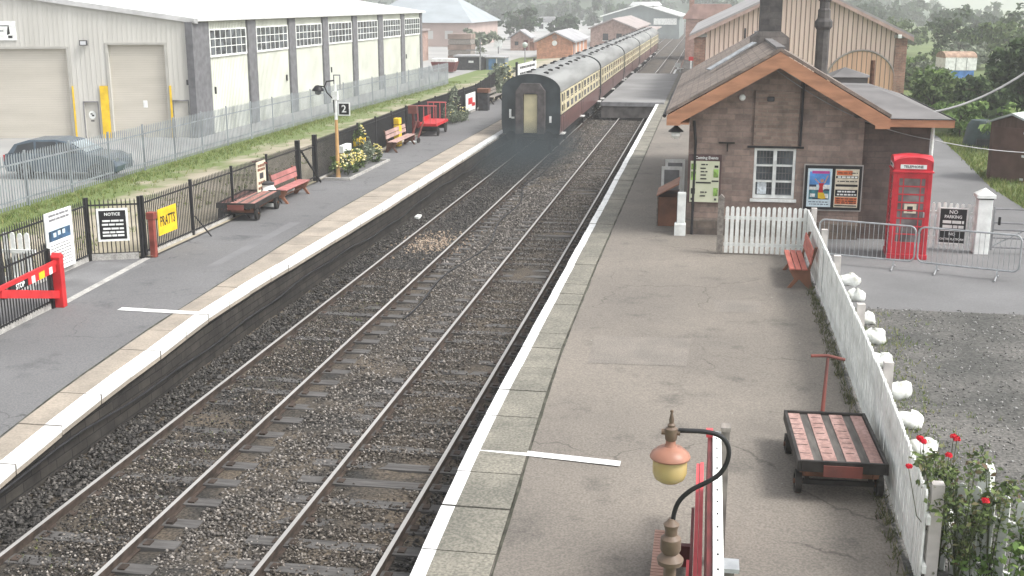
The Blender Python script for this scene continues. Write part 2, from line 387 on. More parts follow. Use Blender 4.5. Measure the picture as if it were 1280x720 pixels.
# track bed: gently uneven sheet
mb = MB(); g = np.random.default_rng(3)
nx, ny = 14, 150
xs = np.linspace(-9.75, -3.0, nx + 1); ys = np.concatenate([np.linspace(5, 60, 130), np.linspace(64, 420, ny - 129)])
prof = lambda x: -0.17 + (0.03 if -7.0 < x < -5.8 else 0.035 if (-8.8 < x < -7.42 or -5.35 < x < -4.0) else 0.0) + (0.09 if x < -9.3 else -0.05 if x > -3.4 else 0)
vs = []
for y in ys:
    for x in xs: vs.append((x, y, prof(x) + g.normal() * 0.012))
fs = [(j*(nx+1)+i, j*(nx+1)+i+1, (j+1)*(nx+1)+i+1, (j+1)*(nx+1)+i) for j in range(len(ys)-1) for i in range(nx)]
mb.add(vs, fs); struct('ballast_bed', mb, ballast_m, smooth=False)
# wider yard track bed beyond the platforms
struct('station_throat_ground', MB().box(-16, 3, 110.5, 430, -0.5, -0.2), mat('throat_ballast', (0.2,0.185,0.165), 0.95, 0.15, 0.5, detail=8, extra=speckle(0.7, 8)))

def platform(name, inner, outer, zf, m, wall=None):
    mb = MB()
    for i in range(len(YS)-1):
        y0, y1 = YS[i], YS[i+1]
        a0, b0, a1, b1 = inner(y0), outer(y0), inner(y1), outer(y1)
        mb.cur = 0
        mb.add([(a0,y0,zf(y0)),(b0,y0,zf(y0)),(b1,y1,zf(y1)),(a1,y1,zf(y1))], [(0,1,2,3)])
    return mb
# platform tops (asphalt)
mb = platform('p', slab_rx, lambda y: 2.42, zr, None); struct('platform_surface_right', mb, asphalt_r)
YS = sorted(YS + [25.9, 25.95, 30, 36, 45, 54, 66, 82])
back_l = interp([(7,-14.9),(25.9,-14.9),(25.95,-13.48),(36.6,-13.4),(54,-13.58),(66,-13.24),(82,-14.6),(110,-16)])
mb = platform('p', back_l, slab_lx, zl, None); struct('platform_surface_left', mb, asphalt_l)
def walls(edge, zf, sgn, m, name):
    mb = MB()
    for i in range(len(YS)-1):
        y0, y1 = YS[i], YS[i+1]
        a0, a1 = edge(y0) - sgn*0.09, edge(y1) - sgn*0.09
        mb.add([(a0,y0,-0.5),(a1,y1,-0.5),(a1,y1,zf(y1)-0.12),(a0,y0,zf(y0)-0.12)], [(0,1,2,3)])
    y0, y1 = YS[0], YS[-1]
    struct(name, mb, m)
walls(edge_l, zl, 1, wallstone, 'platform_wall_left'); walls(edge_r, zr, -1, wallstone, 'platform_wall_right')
# coping stones: individual slabs with open joints, the outer strip painted white
def coping(edge, inner, zf, sgn, m, name, seed, length):
    g = random.Random(seed); mb = MB(); ln = MB(); y = 7.0
    while y < 110:
        L = length * g.uniform(0.85, 1.15) * (1 if y < 60 else 3); y1 = min(y + L, 110); gp = 0.012
        dz = g.uniform(-0.006, 0.006); e0, e1, i0, i1 = edge(y), edge(y1), inner(y), inner(y1)
        jt = g.uniform(-0.006, 0.006)
        ya, yb = y + gp, y1 - gp
        top = lambda yy: zf(yy) + dz + 0.006
        vs = []
        for (yy, e, ii) in ((ya, e0, i0), (yb, e1, i1)):
            ii = ii + sgn*0.008
            vs += [(e+jt,yy,top(yy)-0.16),(ii,yy,top(yy)-0.16),(ii,yy,top(yy)),(e+jt,yy,top(yy))]
        mb.add(vs, [(0,1,2,3),(7,6,5,4),(0,4,5,1),(1,5,6,2),(2,6,7,3),(3,7,4,0)])
        # paint: top strip and the nose of the stone
        wd = 0.175 if sgn < 0 else 0.28
        tv = []
        for (yy, e) in ((ya, e0), (yb, e1)):
            x0 = e + jt + sgn*0.004; x1 = e + jt - sgn*wd
            tv += [(x0,yy,top(yy)+0.004),(x1,yy,top(yy)+0.004),(x0,yy,top(yy)-0.085)]
        ln.add(tv, [(0,1,4,3),(0,3,5,2)])
        y = y1
    struct(name + '_coping', mb, m); struct(name + '_edge_line', ln, line_white)
coping(edge_r, slab_rx, zr, -1, slab_r, 'platform_right', 5, 1.05)
coping(edge_l, slab_lx, zl, 1, slab_l, 'platform_left', 6, 1.15)
# cross lines
mb = MB(); zz = zr(15) + 0.012
mb.add([(-3.0,15.24,zz),(-3.0,15.06,zz),(-1.0,14.82,zz),(-1.0,15.0,zz)], [(0,1,2,3)])
struct('platform_marking_right', mb, line_white)
mb = MB(); zz = zl(21.2) + 0.012
mb.add([(-9.93,21.3,zz),(-11.7,21.37,zz),(-11.7,21.15,zz),(-9.93,21.08,zz)], [(0,1,2,3)])
struct('platform_marking_left', mb, line_white)
# repair patches and pale trench seams in the asphalt
mb = MB()
for (x0,x1,y0,y1) in ((-14.4,-13.1,21.8,25.3),): mb.add([(x0,y0,.904),(x1,y0,.904),(x1,y1,.904),(x0,y1,.904)], [(0,1,2,3)])
struct('platform_patch_left', mb, patch_m)
mb = MB(); mb.add([(-13.16,21.4,.908),(-12.98,21.4,.908),(-13.32,25.9,.908),(-13.5,25.9,.908)], [(0,1,2,3)])
struct('gateway_threshold', mb, concrete)
mb = MB(); mb.add([(-11.6,25.0,.904),(-11.35,25.0,.904),(-11.3,31.0,.904),(-11.62,31.0,.904)], [(0,1,2,3)]); mb.add([(-12.4,29,.9045),(-11.62,29,.9045),(-11.62,29.2,.9045),(-12.4,29.2,.9045)], [(0,1,2,3)])
struct('trench_patch_left', mb, mat('pale_asphalt_seam', (0.158,0.158,0.162), 0.9, 0.08, 1.0))
def joint(inner, zf, dx, m, name):
    mb = MB(); ys = [7+.5*i for i in range(150)]; g = random.Random(9)
    ws = [g.uniform(.008,.03) for _ in ys]
    for i in range(len(ys)-1): mb.add([(inner(ys[i])-ws[i],ys[i],zf(ys[i])+.0035),(inner(ys[i])+ws[i],ys[i],zf(ys[i])+.0035),(inner(ys[i+1])+ws[i+1],ys[i+1],zf(ys[i+1])+.0035),(inner(ys[i+1])-ws[i+1],ys[i+1],zf(ys[i+1])+.0035)],[(0,1,2,3)])
    struct(name, mb, m)
moss = mat('mossy_joint', (.06,.06,.045), .95, .3, 5)
joint(lambda y: slab_rx(y)+.02, zr, 0, moss, 'platform_right_joint'); joint(lambda y: slab_lx(y)-.02, zl, 0, moss, 'platform_left_joint')
mb = MB()
for (x0,x1,y0,y1) in ((-1.9,-.2,19.2,21.0),(.3,1.2,23.0,24.1)): mb.add([(x0,y0,.9045),(x1,y0+.1,.9045),(x1+.05,y1,.9045),(x0-.04,y1-.06,.9045)],[(0,1,2,3)])
struct('platform_patch_right', mb, mat('right_platform_patch', (.2,.18,.158), .9, .1, 1.5, col2=(.16,.146,.13), detail=8, extra=speckle(.5,40)))
mb = MB()
mb.add([(-2.42,8,zr(8)+.004),(-2.42,8.6,zr(8.6)+.004),(-0.8,12.5,zr(12.5)+.004),(-0.76,12.5,zr(12.5)+.004)], [(0,3,2,1)])

# left land
def zland(x): return float(np.interp(x, [-60,-21.7,-15.2,-13.4], [0.5,0.5,0.86,0.95]))
def bank_mix(m, n, b, tc, mp, cr):
    # grass along the palisade, trodden earth along the railings, ragged between
    sp = n.nodes.new('ShaderNodeSeparateXYZ'); n.links.new(tc.outputs['Object'], sp.inputs[0])
    ns = n.nodes.new('ShaderNodeTexNoise'); ns.inputs['Scale'].default_value = 0.7; ns.inputs['Detail'].default_value = 8
    n.links.new(tc.outputs['Object'], ns.inputs['Vector'])
    ma = n.nodes.new('ShaderNodeMath'); ma.operation = 'MULTIPLY_ADD'; ma.inputs[1].default_value = 9.0
    n.links.new(ns.outputs['Fac'], ma.inputs[0]); n.links.new(sp.outputs['X'], ma.inputs[2])
    mr = n.nodes.new('ShaderNodeMapRange'); mr.inputs['From Min'].default_value = -15.4; mr.inputs['From Max'].default_value = -13.6
    n.links.new(ma.outputs[0], mr.inputs['Value'])
    mx = n.nodes.new('ShaderNodeMix'); mx.data_type = 'RGBA'; n.links.new(mr.outputs[0], mx.inputs[0])
    mx.inputs[6].default_value = (0.12,0.16,0.05,1); n.links.new(cr.outputs['Color'], mx.inputs[7]); n.links.new(mx.outputs[2], b.inputs['Base Color'])
bank_m = mat('earth_and_grass_bank', (0.36,0.32,0.255), 0.95, 0.1, 0.5, col2=(0.24,0.215,0.15), detail=9, bump=0.3, bscale=14, extra=bank_mix)
mb = MB(); xs = [-13.3,-14,-15.2,-17,-19,-20.5,-21.7,-22.4]; yy = [5,15,25,35,50,70,100,140]
# outer bank (earth and grass)
vs = [(x - (0.0 if y > 25.5 or x < -15 else 1.45), y, zland(x)) for y in yy for x in xs]
yy2 = [5, 21.4, 25.4, 25.95, 35, 50, 70, 100, 140]
vs = []
for y in yy2:
    for x in xs:
        xx = x
        if y <= 25.5: xx = min(x, -14.62) if y > 21.3 else x
        vs.append((xx - 0.0001*(xs.index(x)), y, zland(x)))
n = len(xs)
mb.add(vs, [(j*n+i, (j+1)*n+i, (j+1)*n+i+1, j*n+i+1) for j in range(len(yy2)-1) for i in range(n-1)])
struct('earth_bank', mb, bank_m)
struct('goods_yard', MB().box(-420, -22.3, 0, 420, -0.4, 0.49), yard_m)
struct('yard_approach', MB().box(-22.3, -13.5, 92, 420, -0.4, 0.486), yard_m)

# right land
struct('right_terrain', MB().box(2.42, 420, 3, 420, -0.44, 0.15), grassland)
YR = [3, 6, 8, 9, 10, 11, 12, 13, 14, 15, 16, 17, 18, 19, 20, 24, 30, 36.7, 41, 48, 56, 60]
rb = interp([(3,60),(35.5,60),(35.6,9.6),(40.9,9.53),(48.2,10.08),(56.2,10.6),(60,10.7)])
def strip(x0f, x1f, ys, zf):
    mb = MB()
    for i in range(len(ys)-1):
        y0, y1 = ys[i], ys[i+1]
        mb.add([(x0f(y0),y0,zf(y0)),(x1f(y0),y0,zf(y0)),(x1f(y1),y1,zf(y1)),(x0f(y1),y1,zf(y1))], [(0,1,2,3)])
    return mb
struct('station_road', strip(lambda y: 2.42, lambda y: 22, [23.9,26,30,36.0], lambda y: 0.89), road_m)
struct('station_lane', strip(lambda y: 4.0, rb, [36.0,38,41,45,48,52,56.2,62], lambda y: 0.89), road_m)
struct('gravel_yard', strip(lambda y: 2.42, lambda y: 22, [3,6,8,9,10,11,12,13,14,15,16,17,18,20,23.9], lambda y: zr(y)-0.01), gravel_m)
struct('verge', strip(rb, lambda y: 70, [36.0,38,41,45,48,52,56.2,62], lambda y: 0.87), grassland)
struct('meadow', strip(lambda y: -2 if y > 200 else 2.42, lambda y: 260, [62,70,90,130], lambda y: 0.87 - max(0,(y-62))*0.008), grassland)

# ------------------------------------------------------------------ ballast stones (loose stuff)
g = np.random.default_rng(11)
def ends(y, off):   # inside the bare sleeper ends beside the six-foot
    return (np.abs(((y - off) / 0.7) - np.round((y - off) / 0.7)) * 0.7) < 0.15
def scatter(n, x0, x1, y0, y1, pw):
    y = y0 + (y1 - y0) * g.uniform(size=n) ** pw; x = g.uniform(x0, x1, n); return x, y
def keep_off_rails(x):
    k = np.ones(len(x), bool)
    for r in (-8.87, -7.36, -5.43, -3.92): k &= np.abs(x - r) > 0.1
    return k
def ballast(name, n, x0, x1, y0, y1, pw, s0, s1, m, seed, clump=0.0):
    x, y = scatter(n, x0, x1, y0, y1, pw); k = keep_off_rails(x)
    k &= ~(ends(y, 12.0) & (x > -7.2) & (x < -6.78)); k &= ~(ends(y, 12.35) & (x > -5.2) & (x < -4.2) & (g.uniform(size=n) < 0.1 + 0.75*(y < 15) * (np.sin(y*5) > -.3))) 
    k &= ~(ends(y, 12.0) & (x > -8.75) & (x < -7.5) & (g.uniform(size=n) < 0.12))
    if clump:
        c = np.sin(x*2.1 + np.sin(y*1.3)*2) + np.sin(y*0.9 + x*0.7) + np.sin(y*2.3 - x*1.1)*0.7
        k &= c + g.normal(size=n)*0.6 > clump
    x, y = x[k], y[k]; S = g.uniform(s0, s1, len(x))
    z = np.where(((x > -7.0) & (x < -5.8)), -0.14, np.where(((x > -8.82) & (x < -7.4)) | ((x > -5.38) & (x < -3.98)) | (x < -8.95), -0.118, -0.15)) + np.where(x < -9.2, 0.08, 0) + g.uniform(-0.01, 0.02, len(x))
    o = stones(name, np.stack([x, y, z], 1), S, m, seed); o['kind'] = 'stuff'; return o
st_mix = island_mat('mixed_ballast_stone', [(0.03,0.027,0.025),(0.055,0.05,0.046),(0.09,0.082,0.074),(0.14,0.127,0.115),(0.31,0.285,0.26)])
st_brown = island_mat('brown_ballast_stone', [(0.022,0.02,0.018),(0.042,0.036,0.032),(0.07,0.06,0.05),(0.11,0.094,0.078),(0.36,0.33,0.3)])
st_tan = island_mat('tan_grey_ballast_stone', [(0.035,0.03,0.026),(0.06,0.051,0.043),(0.095,0.082,0.07),(0.145,0.127,0.109),(0.29,0.265,0.24)])
st_dark = island_mat('sooty_ballast_stone', [(0.022,0.021,0.02),(0.035,0.033,0.031),(0.045,0.042,0.04),(0.06,0.056,0.052),(0.13,0.12,0.11)])
ballast('ballast_gravel', 26000, -6.95, -5.5, 10, 45, 1.5, 0.018, 0.04, st_mix, 1)
ballast('ballast_gravel', 9000, -7.3, -5.5, 30, 110, 1.4, 0.035, 0.06, st_mix, 2)
ballast('ballast_gravel', 34000, -5.35, -4.0, 10, 72, 1.45, 0.016, 0.035, st_tan, 3, clump=-0.8)
ballast('ballast_gravel', 22000, -8.8, -7.42, 10, 30, 1.5, 0.015, 0.034, st_brown, 4, clump=0.1)
ballast('ballast_gravel', 9000, -8.8, -7.42, 10, 36, 1.2, 0.014, 0.03, st_dark, 14)
ballast('ballast_gravel', 15000, -8.8, -7.42, 30, 60, 1.2, 0.03, 0.055, st_dark, 5)
ballast('ballast_gravel', 16000, -9.65, -8.95, 9, 60, 1.4, 0.025, 0.05, st_dark, 6)
ballast('ballast_gravel', 6000, -3.84, -3.2, 9, 60, 1.4, 0.025, 0.045, st_dark, 7)
# the little heap of tan stone tipped in the four-foot
a = g.normal(size=(1300, 2)) * np.array([0.42, 0.75]) + np.array([-8.1, 33.6]); a = a[keep_off_rails(a[:, 0])]
o = stones('spilled_gravel', np.column_stack([a, -0.12 + g.uniform(-.03, .03, len(a))]), g.uniform(.03, .06, len(a)), island_mat('tan_stone', [(0.2,0.15,0.11),(0.3,0.23,0.17),(0.4,0.33,0.26)]), 8); o['kind'] = 'stuff'
# gravel in the yard
n = 9000; y = 8 + 16*g.uniform(size=n); x = 2.6 + 8*g.uniform(size=n)**1.2
y = np.where(g.uniform(size=n) < 0.9, y, y); z = np.array([zr(v) for v in y])
o = stones('yard_gravel', np.column_stack([x, y, z - 0.004]), g.uniform(0.01, 0.026, n)*np.where(g.uniform(size=n) < .06, 1.5, 1), island_mat('yard_stone', [(0.06,0.06,0.06),(0.12,0.115,0.11),(0.2,0.195,0.19),(0.4,0.4,0.39)]), 9); o['kind'] = 'stuff'
# grass along the bank and the verge, weeds at fence feet
def tufts(name, P, h, m, seed, blades=5):
    g = np.random.default_rng(seed); P = np.repeat(P, blades, 0); n = len(P); P = P + np.column_stack([g.normal(size=(n,2))*h*0.35, np.zeros(n)])
    a = g.uniform(0, 6.28, n); L = h*g.uniform(0.5, 1.3, n); wv = np.column_stack([np.cos(a), np.sin(a), np.zeros(n)])*(h*0.09)
    tip = np.column_stack([g.normal(size=(n,2))*(L*0.45)[:, None], L])
    q = np.stack([P - wv, P + wv, P + wv*0.4 + tip*0.8, P + tip], 1).reshape(-1, 3)
    o = quads_obj(name, q, m); o['kind'] = 'stuff'; return o
n = 5200; y = 18 + 77*g.uniform(size=n)**1.3; band = g.uniform(size=n)
x = np.where(band < 0.85, -21.7 + np.abs(g.normal(size=n))*1.0, -15.2 - np.abs(g.normal(size=n))*1.2)
k = (x < -14.0) & ~((y < 26) & (x > -14.9)); P = np.column_stack([x, y, [zland(v) for v in x]])[k]
tufts('bank_grass', P, 0.12, grass_l, 3)
n = 2500; y = 36 + 22*g.uniform(size=n); x = np.array([rb(v) for v in y]) + 0.05 + 5*g.uniform(size=n)**1.6
tufts('verge_grass', np.column_stack([x, y, np.full(n, .87)]), 0.16, grass_l, 4)
n = 420; y = 9.5 + 18*g.uniform(size=n); x = 2.36 + g.normal(size=n)*0.04
tufts('fence_weeds', np.column_stack([x, y, [zr(v) for v in y]]), 0.09, island_mat('weed_blades', [(0.05,0.06,0.03),(0.1,0.11,0.05),(0.16,0.15,0.08)]), 5)
n = 500; y = 14 + 9.5*g.uniform(size=n); x = 2.9 + np.abs(g.normal(size=n))*0.5
tufts('yard_weeds', np.column_stack([x, y, [zr(v) for v in y]]), 0.07, grass_l, 6, 4)
n = 130; y = 11 + 16*g.uniform(size=n)**1.2; x = -8.1 + g.normal(size=n)*0.35
tufts('track_weeds', np.column_stack([x, y, np.full(n, -.15)]), 0.06, grass_l, 7, 5)

# ------------------------------------------------------------------ railway tracks
def rail_mb(x, y0, y1):
    mb = MB()
    mb.cur = 1
    mb.box(x-0.065, x+0.065, y0, y1, -0.155, -0.14); mb.box(x-0.012, x+0.012, y0, y1, -0.139, -0.045)
    mb.box(x-0.034, x+0.034, y0, y1, -0.044, -0.003)
    mb.cur = 0
    mb.box(x-0.03, x+0.03, y0, y1, -0.0025, 0.0)
    return mb
def track(name, label, xl, xr, off, y0, yn, yend):
    t = thing(name, label, 'railway track', (0.5*(xl+xr), y0, -0.17))
    for x in (xl, xr): part('rail', rail_mb(x, y0, yend), [railtop, railside], t, world=t)
    y = off; k = 0; far = MB()
    c = 0.5*(xl+xr); r2 = random.Random(5)
    while y < yend:
        h = r2.uniform(-0.012, 0.012)
        if k < 97 and y < yn:
            mb = MB().box(c-1.3, c+1.3, y-0.125, y+0.125, -0.3, -0.125 + h)
            for x in (xl, xr):
                mb.cur = 1
                for s in (-1, 1): mb.box(x+s*0.07, x+s*0.17, y-0.07, y+0.07, -0.125 + h, -0.1)
            part('sleeper', mb, [sleeper_m, railside], t, world=t)
        else: far.box(c-1.3, c+1.3, y-0.125, y+0.125, -0.3, -0.155)
        y += 0.7; k += 1
    o = part('far_sleepers', far, sleeper_m, t, world=t); o['kind'] = 'stuff'
track('railway_track', 'railway track under the train beside the platform with the lamp post', -8.87, -7.36, 12.0 - 3*0.7, 9, 56, 420)
track('railway_track', 'empty railway track beside the station building platform, crossed by the deck', -5.43, -3.92, 12.35 - 3*0.7, 9, 72, 420)
# lineside cable wandering over the six-foot
g2 = random.Random(4); pts = []; y = 25.0
while y < 62: pts.append((-6.75 + 0.15*math.sin(y*0.8) + 0.25*math.sin(y*0.23), y, -0.1)); y += 0.8
solo('lineside_cable', MB().tube(pts, 0.022, 6), black, 'black cable lying loose on the ballast between the two tracks', 'cable', (-6.75, 25, -0.1), world=True)
pts = []; y = 9.0
while y < 60: pts.append((edge_l(y) + 0.0, y, 0.3 + 0.06*math.sin(y*0.5) + 0.03*math.sin(y*1.7))); y += 0.7
solo('wall_cable', MB().tube(pts, 0.02, 6), soft_black, 'thin dark cable sagging along the stone face of the platform wall', 'cable', (-9.66, 9, 0.3), world=True)
solo('white_block', MB().box(-9.52,-9.36,37.0,37.4,-.14,.06), white_old, 'small white block lying on dark ballast beside the platform wall', 'block', (-9.44,37.2,-.14), world=True, bevel=0.02)
# ------------------------------------------------------------------ station building
stone = brick_mat('sandstone_courses', (0.34,0.262,0.228), (0.225,0.175,0.157), (0.255,0.213,0.19), 0.42, 0.155, 0.012, bump=0.5, nvar=0.45)
stone_pale = brick_mat('pale_rubble_courses', (0.33,0.255,0.215), (0.22,0.165,0.14), (0.27,0.225,0.195), 0.26, 0.1, 0.014, bump=0.6, nvar=0.4)
stone_dark = brick_mat('dark_sandstone', (0.155,0.118,0.107), (0.11,0.087,0.082), (0.11,0.09,0.084), 0.42, 0.155, 0.01, bump=0.4, nvar=0.4)
stone_chim = brick_mat('grey_chimney_stone', (0.12,0.115,0.115), (0.085,0.082,0.085), (0.1,0.095,0.095), 0.4, 0.2, 0.01, bump=0.4)
slate = brick_mat('grey_slate', (0.235,0.2,0.178), (0.17,0.148,0.135), (0.13,0.115,0.105), 0.22, 0.1, 0.004, bump=0.25, nvar=0.35)
felt = mat('grey_roof_felt', (0.15,0.145,0.145), 0.9, 0.15, 0.8, bump=0.15)
lead = mat('lead_flashing', (0.3,0.32,0.34), 0.5, 0.15, 6)
bl = thing('station_building', 'brown stone station building with orange bargeboards, a white window and a tall chimney', 'building', (1.75, 31.2, 0.88))
X0, X1, Y0, Y1, AX, EZ, RZ = -0.48, 4.0, 31.2, 46.4, 1.74, 4.02, 5.62
# walls: gable with a recess left for the window
def wall_with_hole(poly_top, x0, x1, z0, hx0, hx1, hz0, hz1, y, th):
    mb = MB()
    mb.box(x0, hx0, y, y+th, z0, 3.9); mb.box(hx1, x1, y, y+th, z0, 3.9)
    mb.box(hx0, hx1, y, y+th, z0, hz0); mb.box(hx0, hx1, y, y+th, hz1, 3.9)
    mb.prism([(x0,3.9),(x1,3.9),(x1,EZ),(AX,RZ-0.02),(x0,EZ)], 'y', y, y+th)
    return mb
mb = wall_with_hole(None, X0, X1, 0.85, 1.24, 2.32, 1.92, 3.26, Y0, 0.4)
mb.box(X0, X0+.4, Y0+.4, Y1, .85, EZ); mb.box(X1-.4, X1, Y0+.4, Y1, .85, EZ)
mb.prism([(X0,.85),(X1,.85),(X1,EZ),(AX,RZ-.02),(X0,EZ)], 'y', Y1-.4, Y1)
part('wall', mb, stone, bl, world=bl)
mb = MB(); mb.box(X0-.05, X1+.0, Y0-.06, Y0-.003, .85, 1.27); mb.prism([(Y0-.06,1.27),(Y0-.003,1.27),(Y0-.003,1.33)], 'x', X0-.05, X1)
part('plinth', mb, brick_mat('dirty_plinth', (0.2,0.165,0.14), (0.13,0.11,0.1), (0.14,0.125,0.11), 0.5, 0.2), bl, world=bl)
part('blocked_opening', MB().box(1.205, 2.335, Y0-.035, Y0-.004, 3.32, 4.72), stone_pale, bl, world=bl)
mb = MB(); mb.box(1.17,1.2,Y0-.045,Y0-.004,3.33,4.75); mb.box(2.34,2.37,Y0-.045,Y0-.004,3.33,5.0)
part('pilaster_edge', mb, stone_dark, bl, world=bl)
part('lintel', MB().box(1.05, 2.5, Y0-.05, Y0-.004, 3.262, 3.315), soft_black, bl, world=bl)
# window
wn = part('window', MB().box(1.245, 2.315, Y0+.2, Y0+.22, 1.925, 3.255), glass_gr, bl, world=bl)
def wpart(name, mb, m): 
    return part(name, mb, m, wn, world=bl)
mb = MB()
mb.box(1.245,1.31,Y0+.02,Y0+.19,1.925,3.255); mb.box(2.25,2.315,Y0+.02,Y0+.19,1.925,3.255); mb.box(1.31,2.25,Y0+.02,Y0+.19,3.19,3.255); mb.box(1.31,2.25,Y0+.02,Y0+.19,1.925,2.0)
mb.box(1.74,1.83,Y0+.04,Y0+.19,2.0,3.19)
for z in (2.37, 2.79): mb.box(1.31,1.74,Y0+.06,Y0+.19,z-.022,z+.022); mb.box(1.83,2.25,Y0+.06,Y0+.19,z-.022,z+.022)
wpart('frame', mb, white)
mb = MB()
for xa, xb in ((1.31,1.74),(1.83,2.25)):
    for z in (2.18,2.58,2.99): mb.box(xa,xb,Y0+.15,Y0+.19,z-.008,z+.008)
    for i in range(1,5): x = xa+(xb-xa)*i/5; mb.box(x-.006,x+.006,Y0+.16,Y0+.19,2.0,3.19)
wpart('bars', mb, mgrey)
wpart('sill', MB().box(1.18, 2.38, Y0-.08, Y0-.004, 1.84, 1.915), white_old)
wpart('taped_notice', MB().box(1.36,1.6,Y0+.14,Y0+.149,2.02,2.34), mat('notice_paper', (0.7,0.76,0.8), 0.6, 0.15, 15))
# roof: two slabs with a front overhang
def roof_slab(mb, xe, ze, y0, y1, th=0.09):
    xa, za = AX, RZ + 0.16; s = 1 if xe > xa else -1
    mb.prism([(xe, ze),(xa, za),(xa, za+th),(xe, ze+th)] if s < 0 else [(xa, za),(xe, ze),(xe, ze+th),(xa, za+th)], 'y', y0, y1)
mb = MB(); roof_slab(mb, -1.08, 4.15, 30.55, 47.0); roof_slab(mb, 4.55, 4.15, 30.55, 47.0)
rf = part('roof', mb, slate, bl, world=bl)
mb = MB()
for i in range(36): mb.box(AX-.11, AX+.11, 30.56+i*.455, 30.56+i*.455+.44, RZ+.21, RZ+.275)
part('ridge_tiles', mb, felt, rf, world=bl)
part('flashing', MB().bar((1.3,36.9,5.79),(-0.05,36.4,4.99),.35,.03), lead, rf, world=bl)
# bargeboards with square ends
for s, xe in ((-1,-1.06),(1,4.53)):
    mb = MB(); xin = xe - s*0.36
    sl = (RZ+.15-4.14)/(AX-(-1.06))
    mb.prism([(xe,4.13),(AX,RZ+.145),(AX,RZ-.25),(xin, 4.13+0.36*sl-.38),(xin,3.88),(xe,3.88)] if s<0 else [(AX,RZ+.145),(xe,4.13),(xe,3.88),(xin,3.88),(xin,4.13+0.36*sl-.38),(AX,RZ-.25)], 'y', 30.50, 30.545)
    part('bargeboard', mb, barge, bl, world=bl)
# boxed soffit behind the boards
mb = MB(); mb.box(-1.02,X0-.004,30.56,46.9,3.9,3.95); mb.box(-1.04,-1.0,30.56,46.9,3.95,4.14)
part('eaves_board', mb, barge, bl, world=bl)
mb = MB(); mb.tube([(-1.12,30.56,4.12),(-1.12,47,4.08)], .05, 8); part('gutter', mb, soft_black, bl, world=bl)
# chimneys
def chimney(x0, x1, y0, y1, zb, zt, cap, name='chimney'):
    c = part(name, MB().box(x0,x1,y0,y1,zb,zt), stone_chim, bl, world=bl)
    return c
c = chimney(1.47,2.12,37.6,38.6,5.3,8.4,True)
mb = MB(); mb.box(1.22,2.37,37.4,38.8,5.3,5.92); mb.prism([(1.22,5.92),(2.37,5.92),(2.125,6.1),(1.465,6.1)], 'y', 37.4, 38.8)
part('stack_base', mb, brick_mat('chimney_base_stone', (0.22,0.205,0.2), (0.15,0.14,0.138), (0.15,0.14,0.135), .5, .22), c, world=bl)
mb = MB(); mb.box(1.40,2.19,37.53,38.67,8.1,8.25); mb.box(1.36,2.23,37.5,38.7,8.27,8.5); part('stack_cap', mb, stone_chim, c, world=bl)
mb = MB(); mb.lathe([(.205,4.3),(.205,6.15),(.27,6.25),(.27,6.4),(.2,6.5),(.19,6.75),(.15,6.8),(.15,7.0),(.2,7.05),(.2,7.15),(.15,7.2)], (3.42,38.0,0), 8)
part('octagonal_chimney', mb, stone_chim, bl, world=bl)
# low extension under a hipped felt roof
mb = MB(); mb.box(4.004,5.67,31.35,31.65,.85,3.92); mb.box(5.37,5.67,31.65,39.0,.85,3.92); mb.box(4.004,5.37,38.7,39.0,.85,3.92)
part('extension_wall', mb, stone_dark, bl, world=bl)
mb = MB(); mb.add([(3.7,30.66,4.13),(6.05,30.62,4.13),(6.05,39.4,4.13),(3.7,39.4,4.13),(3.7,33.0,4.6),(4.75,33.2,4.6),(4.75,36.8,4.6),(3.7,37,4.6)], [(0,1,5,4),(1,2,6,5),(2,3,7,6),(4,5,6,7),(0,3,2,1)])
part('extension_roof', mb, felt, bl, world=bl)
mb = MB(); mb.box(4.535,6.06,30.58,30.615,3.93,4.11); mb.box(6.055,6.09,30.58,39.4,3.93,4.11); mb.box(4.535,6.05,30.62,31.345,3.92,3.95)
part('fascia', mb, barge, bl, world=bl)
mb = MB(); mb.box(4.535,6.1,30.55,30.577,4.115,4.14); mb.box(6.093,6.12,30.55,39.4,4.115,4.14); part('roof_edge', mb, soft_black, bl, world=bl)
part('downpipe', MB().tube([(5.72,31.31,3.9),(5.72,31.31,.9)], .04, 8), white_old, bl, world=bl)
mb = MB(); mb.box(4.2,5.3,41.4,43,.9,4.5); mb.add([(4.1,41.3,4.5),(5.5,41.3,4.5),(5.5,43.2,4.5),(4.1,43.2,4.5),(4.6,42.2,4.8)], [(0,1,4),(1,2,4),(2,3,4),(3,0,4),(0,3,2,1)])
part('rear_block', mb, felt, bl, world=bl)
part('vent_pipe', MB().tube([(4.93,37.6,4.1),(4.93,37.6,5.25)], .07, 8), rust, bl, world=bl)
# things on the gable
def dome(x, z, y, r, m): 
    mb = MB(); mb.lathe([(0,-.0),(r,.0),(r,.05),(r*.8,.09),(0,.11)], (0,0,0), 14); mb.v = [(x+a, y-c, z+b) for a, b, c in mb.v]; return mb
lamp = solo('alarm_sounder', dome(0.86,4.57,Y0-.003,.085,white), white, 'small round white sounder high on the stone gable', 'alarm', (.86,31.19,4.57), world=True)
solo('bulkhead_box', MB().box(1.5,1.68,Y0-.12,Y0-.003,4.48,4.6), dgrey, 'small dark metal box on the pale stonework above the window', 'box', (1.6,31.2,4.5), world=True, bevel=.02)
part('corner_pipe', MB().tube([(-.36,31.15,3.95),(-.3,31.13,3.4),(-.32,31.13,.9)], .035, 8), soft_black, bl, world=bl)
part('drainpipe', MB().tube([(2.4,31.12,5.0),(2.4,31.12,3.33)], .03, 8), soft_black, bl, world=bl)
part('iron_bracket', MB().box(.3,.72,Y0-.05,Y0-.004,3.36,3.4).box(.52,.55,Y0-.05,Y0-.004,3.15,3.36), iron_dk, bl, world=bl)
